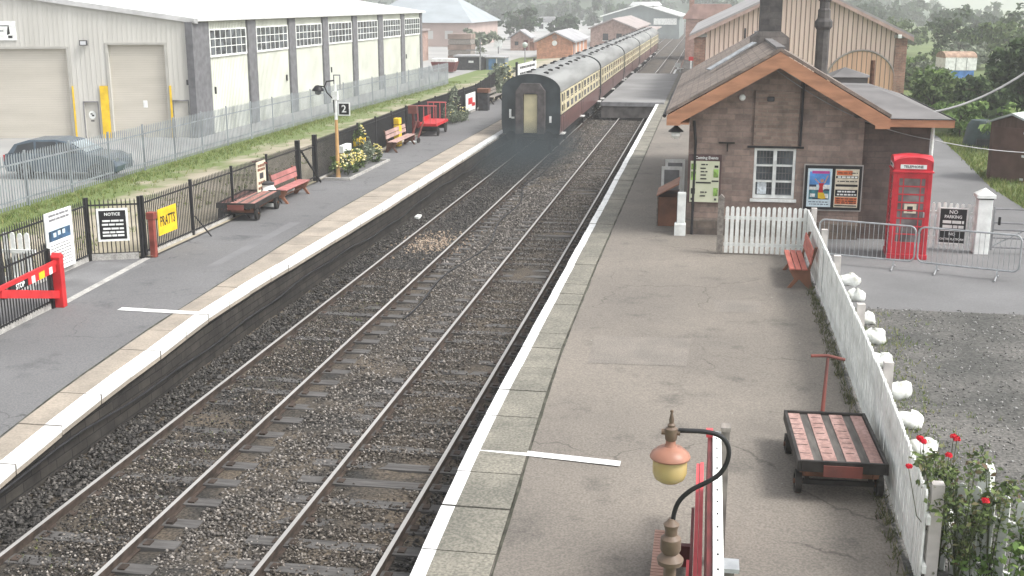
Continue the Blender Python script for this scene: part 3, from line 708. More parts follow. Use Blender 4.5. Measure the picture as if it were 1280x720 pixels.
t = thing('eaves_lantern', 'dark lantern hanging under the orange eaves at the platform corner of the stone building', 'lantern', (-.82,30.9,3.58))
part('bracket', MB().tube([(0,0,.5),(0,0,.25)], .02, 6), soft_black, t)
part('shade', MB().lathe([(.04,.26),(.08,.22),(.2,.12),(.2,.1),(.05,.1)], (0,0,0), 14), soft_black, t, smooth=True)
part('glass', MB().lathe([(.11,.095),(.13,.0),(.07,-.08)], (0,0,0), 12), mat('lamp_white_glass', (.7,.7,.66), .2, .05, 3), t, smooth=True)
solo('pipe_guard', MB().box(-.72,-.5,31.0,31.18,1.0,2.05).box(-.78,-.48,30.86,31.19,.89,1.22), white, 'white boxed pipe guard at the foot of the stone building corner', 'pipe guard', (-.62,31.1,.9), world=True, bevel=.02)
# wires
def catenary(a, b, sag, n=24): return [tuple(Vector(a).lerp(Vector(b), i/n) - Vector((0,0,sag*4*(i/n)*(1-i/n)))) for i in range(n+1)]
PO = (14.5, 34.0, 8.3)
solo('overhead_cable', MB().tube(catenary((1.86,31.1,5.32), (10.6,33.4,7.55), 2.17, 40), .03, 6), mat('pale_cable', (.3,.3,.3), .5, .1, 3), 'thick overhead cable sagging from the stone gable to a pole', 'cable', (1.86,31.1,5.3), world=True)
solo('telephone_wire', MB().tube(catenary((1.7,31.1,5.28), (5.68,31.3,3.55), .28), .012, 5), mat('grey_wire', (.34,.34,.34), .5, .1, 3), 'thin wire running down across the gable to the dark extension', 'wire', (1.7,31.1,5.2), world=True)
solo('span_wire', MB().tube(catenary((5.68,31.3,3.55), (10.5,33.4,3.1), .18), .012, 5), MATS['grey_wire'], 'thin level wire strung over the lane past the brown hut', 'wire', (5.7,31.3,3.5), world=True)
t = thing('telegraph_pole', 'brown wooden pole carrying the overhead cable across the yard', 'pole', (10.6,33.4,.8))
part('pole', MB().tube([(0,0,0),(0,0,7.3)], [.16,.11], 10), timber_brown, t)
part('cross_arm', MB().box(-.6,.6,-.1,.0,6.7,6.82), timber_brown, t)

# ------------------------------------------------------------------ goods shed behind
plank = mat('salmon_shed_planks', (0.8,0.63,0.54), 0.8, 0.08, 0.7, col2=(0.7,0.545,0.46), stretch=(4,1,.4), bump=.1)
brick_red = brick_mat('red_pier_brick', (0.38,0.21,0.16), (0.27,0.16,0.125), (0.34,0.27,0.22), .3, .1, .012, nvar=.5)
gs = thing('goods_shed', 'tall wooden goods shed with salmon planked gable and brick corner piers', 'shed', (5.3,75,.9))
GY = 75.0; GE, GA, GL, GR = 4.95, 8.0, -1.05, 11.75
ctr = (GL+GR)/2
mb = MB(); top = lambda x: GE + (GA-GE)*(1-abs(x-ctr)/((GR-GL)/2))
x = GL+.7; r3 = random.Random(2)
while x < GR-.7:
    x1 = min(x+.285, GR-.7)
    dy = r3.uniform(0,.012)
    mb.add([(x+.004,GY+dy,.9),(x1-.004,GY+dy,.9),(x1-.004,GY+dy,top(x1)),(x+.004,GY+dy,top(x)),(x+.004,GY+.1,.9),(x1-.004,GY+.1,.9),(x1-.004,GY+.1,top(x1)),(x+.004,GY+.1,top(x))], [(0,1,2,3),(7,6,5,4),(3,2,6,7),(0,3,7,4),(1,5,6,2)])
    x = x1
part('plank_gable', mb, plank, gs, world=gs)
mb = MB(); x = GL+.7
while x < GR-.6: mb.box(x-.026,x+.026,GY-.03,GY-.002,.9,top(min(max(x,GL),GR))-.02); x += .285
part('batten_strips', mb, mat('dark_batten', (.24,.165,.13), .8, .1, 2), gs, world=gs)
for xa, xb in ((GL,GL+.68),(GR-.68,GR)): part('brick_pier', MB().box(xa,xb,GY-.12,GY+.5,.0,GE-.1), brick_red, gs, world=gs); 
for xa, xb in ((GL-.1,GL+.78),(GR-.78,GR+.1)): part('pier_cap', MB().box(xa,xb,GY-.2,GY+.55,GE-.09,GE+.1), concrete, gs, world=gs)
part('side_wall', MB().box(GL+.02,GL+.4,GY+.55,GY+40,0,GE), brick_red, gs, world=gs)
part('side_wall', MB().box(GR-.4,GR-.02,GY+.55,GY+40,0,GE), brick_red, gs, world=gs)
mb = MB()
mb.prism([(GL-.3,GE-.05),(ctr,GA+.12),(ctr,GA+.25),(GL-.3,GE+.08)],'y',GY-.5,GY+40); mb.prism([(ctr,GA+.12),(GR+.3,GE-.05),(GR+.3,GE+.08),(ctr,GA+.25)],'y',GY-.5,GY+40)
part('roof', mb, mat('grey_shed_roof', (.3,.29,.29), .8, .12, .5), gs, world=gs)
mb = MB(); mb.prism([(GL-.3,GE-.3),(ctr,GA-.1),(ctr,GA+.11),(GL-.3,GE-.06)],'y',GY-.55,GY-.505); mb.prism([(ctr,GA-.1),(GR+.3,GE-.3),(GR+.3,GE-.06),(ctr,GA+.11)],'y',GY-.55,GY-.505)
part('verge_board', mb, mat('faded_pink_board', (.42,.3,.26), .7, .1, 2), gs, world=gs)
# arched door outline
AC, AR, AZ = 9.15, 2.05, 2.2
mb = MB(); P = [(AC+(AR)*math.cos(q), GY-.06, AZ+(AR)*.93*math.sin(q)) for q in [math.pi*i/24 for i in range(25)]]
mb.tube([(AC+AR,GY-.06,.9)]+P+[(AC-AR,GY-.06,.9)], .065, 6)
part('arch_trim', mb, mat('arch_grey', (.3,.27,.24), .7, .1, 2), gs, world=gs)
mb = MB(); mb.prism([(AC+(AR-.05)*math.cos(q), AZ+(AR-.05)*.93*math.sin(q)) for q in [math.pi*i/20 for i in range(21)]]+[(AC-AR+.05,.9),(AC+AR-.05,.9)], 'y', GY-.045, GY-.033)
part('arch_door', mb, mat('arch_planks', (0.68,0.42,0.28), .8, .08, .8, col2=(.56,.36,.24), stretch=(4,1,.4)), gs, world=gs)
mb = MB()
for i in range(-6,7): xx = AC+i*.285; h = AZ+(AR-.08)*.93*math.sqrt(max(0,1-(i*.285/(AR-.06))**2)); mb.box(xx-.024,xx+.024,GY-.056,GY-.046,.9,h)
part('arch_batten_strips', mb, MATS['dark_batten'], gs, world=gs)
part('slot_window', MB().box(2.0,2.1,GY-.05,GY-.031,3.9,5.4), soft_black, gs, world=gs)
solo('shed_floodlight', MB().box(11.1,11.32,GY-.6,GY-.56,4.85,5.07), white, 'small white floodlight under the goods shed roof corner', 'floodlight', (11.2,74.4,4.9), world=True, bevel=.03)
# brick house roof glimpsed beyond the shed
t = thing('brick_house', 'pinkish brick house with chimney behind the goods shed', 'house', (0,150,0))
part('wall', MB().box(-3.2,3,0,9,-.3,4.9), brick_mat('pink_house_brick', (.4,.24,.2),(.33,.2,.17),(.4,.3,.27),.4,.15), t)
rr = part('roof', MB().prism([(-3.6,4.9),(3.4,4.9),(3.4,5.0),(2.2,6.7),(-2.4,6.7),(-3.6,5.0)],'y',-.3,9.3), mat('pink_tile', (.36,.22,.19), .8, .12, 1), t)
part('chimney', MB().box(-2.9,-2.3,2,3,5,7.6), brick_red, rr)

# ------------------------------------------------------------------ white picket fences
def pickets(L, h=1.12, wdt=0.078, gap=0.115, rnd_top=False, seed=1, z0=0.04, zof=lambda u: 0):
    g = random.Random(seed); mb = MB(); u = gap/2
    while u < L - wdt/2:
        hh = h + g.uniform(-.012,.012); x0, x1 = u-wdt/2, u+wdt/2; zb = zof(u); ln = g.uniform(-.004,.004); dy = g.uniform(-.003,.003)
        if rnd_top: poly = [(x0,z0+zb),(x1,z0+zb)] + [(u+ln+wdt/2*math.cos(q), zb+hh-wdt/2+wdt/2*math.sin(q)*1.2) for q in [math.pi*i/6 for i in range(7)]]
        else: poly = [(x0,z0+zb),(x1,z0+zb),(x1+ln,zb+hh-.06),(u+ln,zb+hh),(x0+ln,zb+hh-.06)]
        mb.prism(poly, 'y', -.011+dy, .011+dy); u += gap
    return mb
def rails2(L, hs, zof=lambda u: 0, y0=.013, y1=.055, hh=.04, n=8):
    mb = MB()
    for z in hs:
        for i in range(n):
            a, b = L*i/n, L*(i+1)/n
            za, zb = z+zof(a), z+zof(b)
            mb.add([(a,y0,za-hh),(b,y0,zb-hh),(b,y0,zb+hh),(a,y0,za+hh),(a,y1,za-hh),(b,y1,zb-hh),(b,y1,zb+hh),(a,y1,za+hh)], [(0,1,2,3),(7,6,5,4),(3,2,6,7),(4,5,1,0)] + ([(0,3,7,4)] if i==0 else []) + ([(1,5,6,2)] if i==n-1 else []))
    return mb
def add_rails(t, L, hs, *a, **k):
    for h in hs: part('rail', rails2(L, (h,), *a, **k), white_old, t)
# short fence across the platform end of the building
t = thing('picket_fence', 'short white picket fence standing in front of the stone gable window', 'fence', (0.5,28.72,.9))
part('picket_slats', pickets(2.0, 1.2, .085, .125, True, 3), white_old, t); add_rails(t, 2.0,(.25,.92))
part('post', MB().box(-.17,-.02,-.05,.1,0,1.42).prism([(-.17,1.42),(-.02,1.42),(-.095,1.5)],'y',-.05,.1), timber_grey, t, label='grey weathered timber post')
# long fence between platform and yard, running towards the camera
LF = 28.75-12.2
t = thing('picket_fence', 'long white picket fence between the platform and the gravel yard', 'fence', (2.5,28.75,.9), rot=R(-90))
zof = lambda u: zr(28.75-u)-.9
part('picket_slats', pickets(LF, 1.19, .084, .102, False, 4, zof=zof), white_old, t)
add_rails(t, LF,(.28,.86),zof,.013,.055,.045,24)
for i, u in enumerate((.15, 2.9, 5.65, 9.45, 12.6, 16.4)):
    part('post', MB().box(u-.065,u+.065,.06,.19,zof(u)-.1,zof(u)+1.24), mat('post_grey_white', (.5,.47,.45), .8, .12, 4), t)
# fence turning the corner in the rose bed
t = thing('picket_fence', 'white picket fence with round tops half hidden by the rose bush', 'fence', (2.62,12.9,zr(12.6)-.1), rot=R(-36))
part('picket_slats', pickets(3.4, 1.22, .095, .165, True, 5, zof=lambda u: -.02*u), white_old, t); add_rails(t, 3.4,(.3,.9),lambda u:-.02*u)
part('post', MB().box(0.55,.68,.06,.19,-.2,1.38).prism([(0.55,1.38),(.68,1.38),(.64,1.46),(.59,1.46)],'y',.06,.19), white_old, t)
# tape of weathered poster on the long fence
t = thing('fence_banner', 'narrow weathered orange and white banner hung on the long picket fence', 'banner', (2.465,25.3,1.15), rot=R(90))
part('cloth', MB().box(-1.0,-.6,-.014,-.002,-.05,.85), white_old, t); 
for i,(a,b,m) in enumerate(((-.05,.08,'o'),(.1,.3,'k'),(.34,.5,'o'),(.55,.7,'k'))):
    part('printed_band', MB().box(-.97,-.63,-.018,-.0145,a,b), barge if m=='o' else soft_black, t)

# white-painted boulders behind the fence
boulder_w = mat('dirty_white_paint', (.72,.74,.72), .7, .1, 5, col2=(.5,.5,.45), lo=.3, hi=.5, bump=.25, bscale=14, extra=speckle(.35, 16, (.6,.6,.56), (1.05,1.05,1.05)))
wr = [(1063,344),(1071,362),(1085,388),(1093,414),(1101,442),(1122,480),(1139,515)]
wxy = [(3.26,25.98),(3.24,24.6),(3.24,22.8),(3.18,21.4),(3.1,19.96),(3.14,18.3),(3.14,17.0),(3.15,15.85),(2.98,13.8)]
desc = ['beside the first post from the barriers','second along the fence from the barriers','half hidden behind the leaning fence post','between the two yard posts, nearer the barriers','between the two yard posts, nearer the roses','just past the second yard post','directly across the fence from the platform trolley','last one before the rose bush','glimpsed past the corner pickets among roses']
for i, ((x,y), d) in enumerate(zip(wxy, desc)):
    mb = MB(); g2 = random.Random(20+i); a, b, c = g2.uniform(.18,.22), g2.uniform(.155,.19), g2.uniform(.12,.155)
    n, mm = 14, 9; vs = []; 
    for j in range(mm):
        ph = -math.pi/2 + math.pi*j/(mm-1)
        for k in range(n):
            q = 2*math.pi*k/n; s = 1+.1*math.sin(3*q+i)+.07*math.sin(2*q+4*ph+i)
            e = lambda v: math.copysign(abs(v)**.75, v)
            s *= 1+.13*math.sin(2.3*q+1.7*i)*math.cos(2*ph+i)+g2.uniform(-.035,.035)
            vs.append((a*s*e(math.cos(ph))*e(math.cos(q)), b*s*e(math.cos(ph))*e(math.sin(q)), c*(.8+e(math.sin(ph)))*s*.9 + .02*math.sin(5*q+i)))
    fs = [(j*n+k, j*n+(k+1)%n, (j+1)*n+(k+1)%n, (j+1)*n+k) for j in range(mm-1) for k in range(n)]
    mb.add(vs, fs)
    o = solo('painted_boulder', mb, boulder_w, 'white painted boulder behind the long picket fence, ' + d, 'boulder', (x,y,zr(y)-.03), rot=g2.uniform(0,3), group='white boulders lining the yard side of the fence', smooth=True)
    o.modifiers.clear()

# ------------------------------------------------------------------ posters on the gable
def flat(parent, name, rects, m, y0=-.01, y1=-.006, label=None):
    if name.endswith('_print') and name != 'small_print':      # separate picture patches
        for (a,b,c,d) in rects: o = part(name, MB().box(a,b,y0,y1,c,d), m, parent, label=label)
        return o
    mb = MB()
    for (a,b,c,d) in rects: mb.box(a,b,y0,y1,c,d)
    return part(name, mb, m, parent, label=label)
def scr(seed, x0, x1, zs, h, ww=(.03,.09), gap=.02):
    """rows of word-like strips for print too small to read"""
    g = random.Random(seed); out = []
    for z in zs:
        x = x0 + g.uniform(0,.03)
        while x < x1-.03:
            x2 = min(x1, x+g.uniform(*ww)); out.append((x,x2,z-h/2,z+h/2)); x = x2+gap
    return out
t = thing('poster_frame', 'black poster frame holding two colourful railway posters on the stone gable', 'poster frame', (2.57,31.17,1.68))
part('frame', MB().box(0,1.44,-.05,.0,0,1.16), black, t); 
part('frame_edge', MB().box(-.03,1.47,-.035,-.0,-.035,-.002).box(-.03,1.47,-.035,.0,1.162,1.19).box(-.03,-.002,-.035,.0,-.0015,1.1615).box(1.442,1.47,-.035,.0,-.0015,1.1615), mat('frame_grey', (.4,.38,.36), .6, .1, 4), t)
poster_blue = mat('poster_blue', (.1,.3,.68), .5, .15, 6); pale_blue = mat('pale_poster_blue', (.6,.72,.78), .5, .06, 6); teal = mat('poster_teal', (.05,.2,.24), .5, .25, 9); pink = mat('poster_magenta', (.5,.06,.3), .5, .1, 5); cream = mat('poster_cream', (.66,.6,.47), .5, .1, 6); orange = mat('poster_orange', (.62,.15,.05), .5, .15, 9); skin = mat('poster_flesh', (.55,.3,.2), .5, .1, 4); navy = mat('poster_navy', (.03,.05,.1), .5, .2, 5)
pp = part('seaside_poster', MB().box(.07,.69,-.058,-.0505,.07,1.08), pale_blue, t)
def fl(name, rects, m, k, par=None): return flat(par or pp, name, rects, m, -.0585-.001*k-.0008, -.0585-.001*k+.0002)
fl('sky_area', [(.12,.64,.66,1.0)], poster_blue, 1); fl('sea_area', [(.12,.64,.27,.52)], teal, 1); fl('cliff_print', [(.12,.33,.52,.6),(.45,.64,.54,.66),(.15,.28,.33,.42),(.48,.62,.3,.42)], mat('poster_white', (.72,.74,.72), .5, .15, 14), 2)
fl('dark_print', [(.12,.3,.6,.66),(.5,.64,.5,.55),(.22,.6,.27,.31)], navy, 2)
fl('title', [(.18,.62,.95,1.02)], pink, 3)
mb = MB(); y = -.064
mb.prism([(.36,.45),(.48,.45),(.47,.62),(.5,.7),(.36,.7),(.38,.6)],'y',y-.001,y); part('red_costume', mb, red, pp)
mb = MB(); mb.prism([(.35,.45),(.5,.45),(.56,.3),(.46,.28),(.36,.3)],'y',y-.001,y); part('yellow_skirt', mb, yellow, pp)
mb = MB(); mb.prism([(.49,.7),(.52,.7),(.6,.9),(.57,.9)],'y',y-.001,y); mb.prism([(.35,.7),(.38,.7),(.27,.82),(.25,.8)],'y',y-.001,y); mb.prism([(.44+.045*math.cos(q),.765+.05*math.sin(q)) for q in [k*math.pi/4 for k in range(8)]],'y',y-.001,y); part('figure_limbs', mb, skin, pp)
fl('small_print', scr(1,.12,.64,(.2,.14),.02), navy, 3)
pp2 = part('event_poster', MB().box(.77,1.37,-.058,-.0505,.07,1.08), cream, t)
f2 = lambda n_, r_, m_, k: fl(n_, r_, m_, k, pp2)
f2('black_print', [(.79,1.35,.84,.9),(.79,1.35,.62,.68),(.79,1.35,.36,.54),(.79,1.35,.1,.13)], black, 1)
f2('orange_print', [(.79,1.35,.16,.34),(.8,1.2,.92,1.04)], orange, 1)
f2('cream_lettering', scr(2,.82,1.33,(.49,.41,.87),.04,(.04,.1)), white, 3)
f2('dark_lettering', scr(3,.82,1.33,(.3,.24,.19,.98,.76),.025,(.04,.14)), soft_black, 3)
# green coming-events poster
t = thing('events_poster', 'green and cream events poster in a dark frame at the platform end of the gable', 'poster', (-.46,31.17,1.76))
part('board', MB().box(0,.86,-.04,0,0,1.3), mat('dark_plum_board', (.1,.06,.06), .6, .15, 4), t)
pp = part('sheet', MB().box(.05,.81,-.048,-.0405,.03,1.13), mat('pale_green_cream', (.62,.64,.48), .5, .1, 3, col2=(.55,.58,.42)), t)
text('Coming Events', .105, white, t, .47, -.045, 1.215, name='heading', sx=.95)
gr = mat('poster_green', (.25,.42,.1), .6, .3, 9)
fl('green_print', [(.07,.2,.62,.85),(.07,.2,.9,1.06),(.66,.79,.7,.92),(.67,.79,.2,.42)], gr, 1)
fl('dark_photo_print', [(.08,.19,.25,.4),(.68,.78,.96,1.02),(.2,.6,.535,.575),(.62,.8,.58,.62)], soft_black, 1)
fl('listing', [r for z in (1.04,.94,.85,.76,.66,.3,.2) for r in scr(int(z*50),.3,.5,(z,),.035,(.1,.2))], soft_black, 2)
fl('badge_print', [(.08,.14,.08,.14),(.7,.76,.08,.14)], dgrey, 2)

# ------------------------------------------------------------------ telephone kiosk (cast iron, domed roof)
t = thing('telephone_kiosk', 'red telephone kiosk with domed roof and white lettered panel beside the stone extension', 'telephone box', (4.93,29.35,.89), rot=R(-3))
W = .45
mb = MB()
for sx in (-1,1):
    for sy in (-1,1): mb.box(sx*W, sx*(W-.1), sy*W, sy*(W-.1), .12, 2.1)
mb.box(-W-.02,W+.02,-W-.02,W+.02,0,.12)
mb.box(-W,W,-W,W,2.1,2.2); mb.box(-W-.03,W+.03,-W-.03,W+.03,1.93+.19,1.97+.19)
mb.box(-W+.1,W-.1,-W+.02,W-.02,.12,.3)
mb.box(-W+.02,W-.02,W-.06,W-.02,.3,2.1)
part('body', mb, red_box, t, bevel=.008)
# crown: segmental pediments on four sides, shallow dome above
mb = MB()
arc = [(W*1.0*math.cos(q), 2.36+.13*math.sin(q)) for q in [math.pi*i/12 for i in range(13)]]
pl = [(-W,2.2),(W,2.2)] + arc
mb.prism(pl, 'y', -W, -W+.05); mb.prism(pl, 'y', W-.05, W); mb.prism(pl, 'x', -W, -W+.05); mb.prism(pl, 'x', W-.05, W)
nn = 12; vs = []
for j in range(nn+1):
    for i in range(nn+1):
        u, v = -1+2*i/nn, -1+2*j/nn
        zz = 2.36 + .13*max(math.sqrt(max(0,1-u*u)), math.sqrt(max(0,1-v*v))) + .03*(1-u*u)*(1-v*v)
        vs.append((u*W*.995, v*W*.995, zz))
mb.add(vs, [(j*(nn+1)+i, j*(nn+1)+i+1, (j+1)*(nn+1)+i+1, (j+1)*(nn+1)+i) for j in range(nn) for i in range(nn)])
part('domed_roof', mb, red_box, t, bevel=.0)
for rz, a in ((0,'front'),(-90,'side'),(90,'side')):
    p = MB().box(-.3,.3,-W-.012,-W-.003,2.215,2.315)
    M = Matrix.Rotation(R(rz),4,'Z'); p.v = [tuple(M @ Vector(v)) for v in p.v]
    o = part('sign_panel', p, white, t)
    tx = text('TELEPHONE', .085, soft_black, o, 0, 0, 0, sx=.98)
    tx.data.transform(Matrix.Translation((0,0,0))); 
    tx.data.transform(M @ Matrix.Translation((0,-W-.014,2.265)))
# glazed door and sides: 8 rows of a wide centre pane between narrow margins
def glazed(rz, nm):
    M = Matrix.Rotation(R(rz),4,'Z'); mb = MB(); y0, y1 = -W+.012, -W+.05
    mb.box(-.35,-.3,y0,y1,.3,2.1); mb.box(.3,.35,y0,y1,.3,2.1); mb.box(-.3,.3,y0,y1,1.98,2.1); mb.box(-.3,.3,y0,y1,.3,.42)
    for z in [.42+(1.98-.42)*i/8 for i in range(1,8)]: mb.box(-.3,.3,y0+.008,y1,z-.016,z+.016)
    for x in (-.2,.2): mb.box(x-.012,x+.012,y0+.012,y1-.004,.42,1.98)
    mb.v = [tuple(M @ Vector(v)) for v in mb.v]
    o = part(nm, mb, red_box, t)
    g_ = MB().box(-.3,.3,-W+.03,-W+.034,.42,1.98); g_.v = [tuple(M @ Vector(v)) for v in g_.v]
    gl = part('glass_panes', g_, mat('kiosk_glass', (.23,.2,.2), .12, .5, 2.2, col2=(.07,.05,.05), spec=.7), o)
    return o
d = glazed(0,'door'); glazed(-90,'side_window'); glazed(90,'side_window')
part('handle', MB().box(.3,.33,-W-.05,-W+.005,1.05,1.17), galv2, d)
part('notice', MB().box(-.14,.14,-W+.026,-W+.0295,1.13,1.36), cream, d)
part('notice_picture', MB().box(-.07,.06,-W+.023,-W+.0258,1.17,1.3), soft_black, d)

# ------------------------------------------------------------------ steel crowd barriers
def barrier(label, a, b, h=1.05):
    a = Vector(a); b = Vector(b); L = (b-a).length; rot = math.atan2(b.y-a.y, b.x-a.x)
    t = thing('crowd_barrier', label, 'barrier', a, rot, 'steel crowd barriers at the platform entrance')
    r = .14; zb = .22; pts = []
    for cx_, cz, q0 in ((L-r, h-r, 90),(L-r, zb+r, 0),(r, zb+r, -90),(r, h-r, -180)):
        for k in range(6):
            q = R(q0 - 18*k); pts.append((cx_+r*math.cos(q), 0, cz+r*math.sin(q)))
    pts.append(pts[0])
    part('frame_tube', MB().tube(pts, .021, 8, caps=False), galv2, t, smooth=True)
    mb = MB(); n = int(L/.105)
    for i in range(1,n): mb.tube([(L*i/n,0,zb),(L*i/n,0,h)], .0065, 5)
    part('grille_bars', mb, galv2, t)
    for x in (.45, L-.45): part('foot', MB().tube([(x,0,zb),(x,-.04,.08),(x,-.32,.02)], .018, 6).tube([(x,0,zb),(x,.04,.08),(x,.32,.02)], .018, 6), galv2, t)
barrier('steel crowd barrier in front of the stone wall, touching the picket fence', (2.75,28.25,.89), (4.86,27.6,.89))
barrier('steel crowd barrier before the white gatepost and black notice', (4.93,27.6,.89), (7.0,26.85,.89))

# ------------------------------------------------------------------ entrance pickets, post, notice, field gate
t = thing('picket_fence', 'short white picket fence carrying the black notice between kiosk and gatepost', 'fence', (5.62,30.25,.89), rot=R(-10))
part('picket_slats', pickets(1.12, 1.2, .078, .14, True, 8), white_old, t); add_rails(t, 1.12,(.3,.95),n=2)
t = thing('entrance_notice', 'black notice in white frame hung on the short entrance pickets', 'notice', (5.86,30.17,1.1), rot=R(-10))
part('board', MB().box(0,.62,-.03,0,0,.86), black, t)
part('frame', MB().box(-.03,.65,-.034,0,-.035,-.001).box(-.03,.65,-.034,0,.861,.89).box(-.03,-.001,-.034,0,-.001,.861).box(.621,.65,-.034,0,-.001,.861), white, t)
text('NO', .13, white, t, .31, -.032, .78); text('PARKING', .11, white, t, .31, -.032, .66, sx=.9)
flat(t, 'small_print', scr(5,.05,.57,(.53,.41),.075,(.1,.24),.02), white, -.0335, -.0305); flat(t, 'white_rule', [(.03,.59,.3,.325)], white, -.0335, -.0305)
text('NO', .1, white, t, .31, -.032, .22); text('ON THE PLATFORM', .075, white, t, .31, -.032, .09, sx=.85)
t = thing('gatepost', 'stout white gatepost with dark pointed cap beside the field gate', 'gatepost', (6.83,29.95,.88))
part('shaft', MB().box(-.17,.17,-.17,.17,0,1.42), white, t, bevel=.015)
part('cap', MB().box(-.22,.22,-.22,.22,1.42,1.5).add([(-.22,-.22,1.502),(.22,-.22,1.502),(.22,.22,1.502),(-.22,.22,1.502),(0,0,1.66)], [(0,1,4),(1,2,4),(2,3,4),(3,0,4),(0,3,2,1)]), white, t)
part('cap_band', MB().box(-.185,.185,-.185,.185,1.385,1.417), soft_black, t)
t = thing('field_gate', 'galvanised five-bar field gate across the lane beyond the gatepost', 'gate', (7.08,29.9,.88), rot=R(-4))
mb = MB()
for i, z in enumerate((.18,.42,.62,.8,1.15)): mb.tube([(0,0,z),(3.3,0,z)], .022, 6)
for x in (0,3.3): mb.tube([(x,0,.1),(x,0,1.2)], .025, 6)
part('bars', mb, mgrey, t); part('brace', MB().tube([(0.02,.03,.2),(1.6,.03,1.13)], .015, 6), galv2, t); part('latch', MB().box(.1,.16,-.05,-.025,.75,.95), black, t)
# ------------------------------------------------------------------ station furniture
def bench(label, loc, rot, L=2.1, seat_m=None, end_m=None, letters=False, group=None):
    """slatted seat and back on cast ends; local x along the seat, front towards -y"""
    seat_m = seat_m or red_old; end_m = end_m or rust
    t = thing('station_bench', label, 'bench', loc, rot, group)
    for y in (-.42,-.285,-.15): part('seat_board', MB().box(0,L,y,y+.115,.42,.455), seat_m, t, bevel=.006)
    for i, z in enumerate((.56,.74)):
        dy = .02 + .1*(z-.45)
        mb = MB().bar((0,dy,z+.07),(L,dy,z+.07),.03,.15, up=(0,.15,1)); part('back_board', mb, seat_m, t)
    for x in (.12, L-.12):
        mb = MB()
        mb.prism([(-.44,0),(-.36,0),(-.2,.2),(.0,.0),(.1,0),(.05,.2),(.03,.42),(.16,.92),(.1,.92),(-.02,.42),(-.43,.415),(-.3,.2)],'x',x-.035,x+.035)
        part('cast_end', mb, end_m, t)
    part('stretcher', MB().tube([(.12,-.16,.2),(L-.12,-.16,.2)], .015, 6), end_m, t)
    return t
pinkseat = mat('salmon_bench_paint', (.5,.16,.12), .6, .12, 2, col2=(.36,.1,.08), stretch=(1,6,6))
bench('salmon red bench with its back against the long picket fence', (2.3,27.3,.9), R(-90), 2.0, pinkseat, timber_brown)

def trolley(label, loc, rot, L, W_, H, deck_m, shaft, wheel_r=.17, solid=True):
    t = thing('platform_trolley', label, 'trolley', loc, rot)
    n = 7; g = random.Random(int(L*10))
    for i in range(n):
        x0 = -W_/2+.05 + (W_-.1)*i/n; m = deck_m if i % 2 == 0 else mat('dark_deck_timber', (.1,.092,.085), .85, .2, 2, stretch=(6,1,6))
        w0 = (W_-.1)/n
        bm_ = MB().box(x0+.004+(-.02 if i%2==0 and i else 0),x0+w0-.004+(.02 if i%2==0 and i<n-1 else 0),-L/2+.05,L/2-.05,H-.05-(.012 if i%2 else 0),H-(.012 if i%2 else 0))
        y = -L/2+.1; bm_.cur = 1
        while i in (0,2,4) and y < L/2-.1:
            bm_.box(x0+g.uniform(0,.02), x0+w0-g.uniform(0,.03), y, y+.012, H+.0005, H+.003); y += g.uniform(.16,.3)
        part('deck_board', bm_, [m, soft_black], t)
    mb = MB(); mb.box(-W_/2,-W_/2+.045,-L/2,L/2,H-.12,H+.03).box(W_/2-.045,W_/2,-L/2,L/2,H-.12,H+.03).box(-W_/2+.045,W_/2-.045,-L/2,-L/2+.045,H-.12,H+.03).box(-W_/2+.045,W_/2-.045,L/2-.045,L/2,H-.12,H+.03)
    part('iron_rim', mb, iron_dk, t, bevel=.006)
    part('end_plate', MB().box(-.24,.24,-L/2-.02,-L/2-.002,H-.17,H-.02), red_old, t)
    mb = MB(); mb.box(-W_/2+.1,-W_/2+.17,-L/2+.08,L/2-.08,H-.2,H-.121).box(W_/2-.17,W_/2-.1,-L/2+.08,L/2-.08,H-.2,H-.121)
    for y in (-L/2+.3, L/2-.3): mb.box(-W_/2+.06,W_/2-.06,y-.05,y+.05,H-.28,H-.201)
    part('under_frame', mb, timber_brown, t)
    for y in (-L/2+.3, L/2-.3):
        for x in (-W_/2+.05, W_/2-.05):
            mb = MB(); mb.lathe([(.04,-.035),(wheel_r-.05,-.02),(wheel_r-.05,-.04),(wheel_r,-.04),(wheel_r,.04),(wheel_r-.05,.04),(wheel_r-.05,.02),(.04,.035)], (0,0,0), 18)
            mb.v = [(x+c, y+a, wheel_r+b) for a,b,c in mb.v]
            wl = part('wheel', mb, iron_dk, t)
            part('hub', MB().tube([(x-.06,y,wheel_r),(x+.06,y,wheel_r)], .035, 8), rust, wl)
        mb = MB(); mb.box(-W_/2+.1,W_/2-.1,y-.03,y+.03,wheel_r-.03,wheel_r+.03); 
        for x in (-W_/2+.16, W_/2-.16): mb.box(x-.025,x+.025,y-.03,y+.03,wheel_r+.031,H-.281)
        part('axle', mb, iron_dk, t)
    (sx, sy, sz), (ex, ey, ez) = shaft
    h = part('handle_shaft', MB().tube([(sx,sy,sz),(ex,ey,ez)], [.03,.022], 8), red_old, t)
    part('shaft_socket', MB().tube([(sx,sy,sz-.02),(sx+(ex-sx)*.12,sy+(ey-sy)*.12,sz+(ez-sz)*.12)], .045, 8), iron_dk, h)
    part('cross_grip', MB().tube([(ex-.24,ey,ez+.02),(ex,ey,ez+.03),(ex+.24,ey,ez-.02)], .024, 8), red_old, h)
    return t
trolley('four-wheeled platform trolley with sun-bleached red boards, standing by the long picket fence', (1.82,15.1,zr(15.0)-.02), R(2), 1.9, 1.12, .52, mat('pale_red_deck', (.36,.235,.21), .8, .12, 1.5, col2=(.27,.165,.145), stretch=(6,1,6), extra=speckle(.4,20)), ((-.02,1.0,.42),(.06,1.35,1.22)), .15)
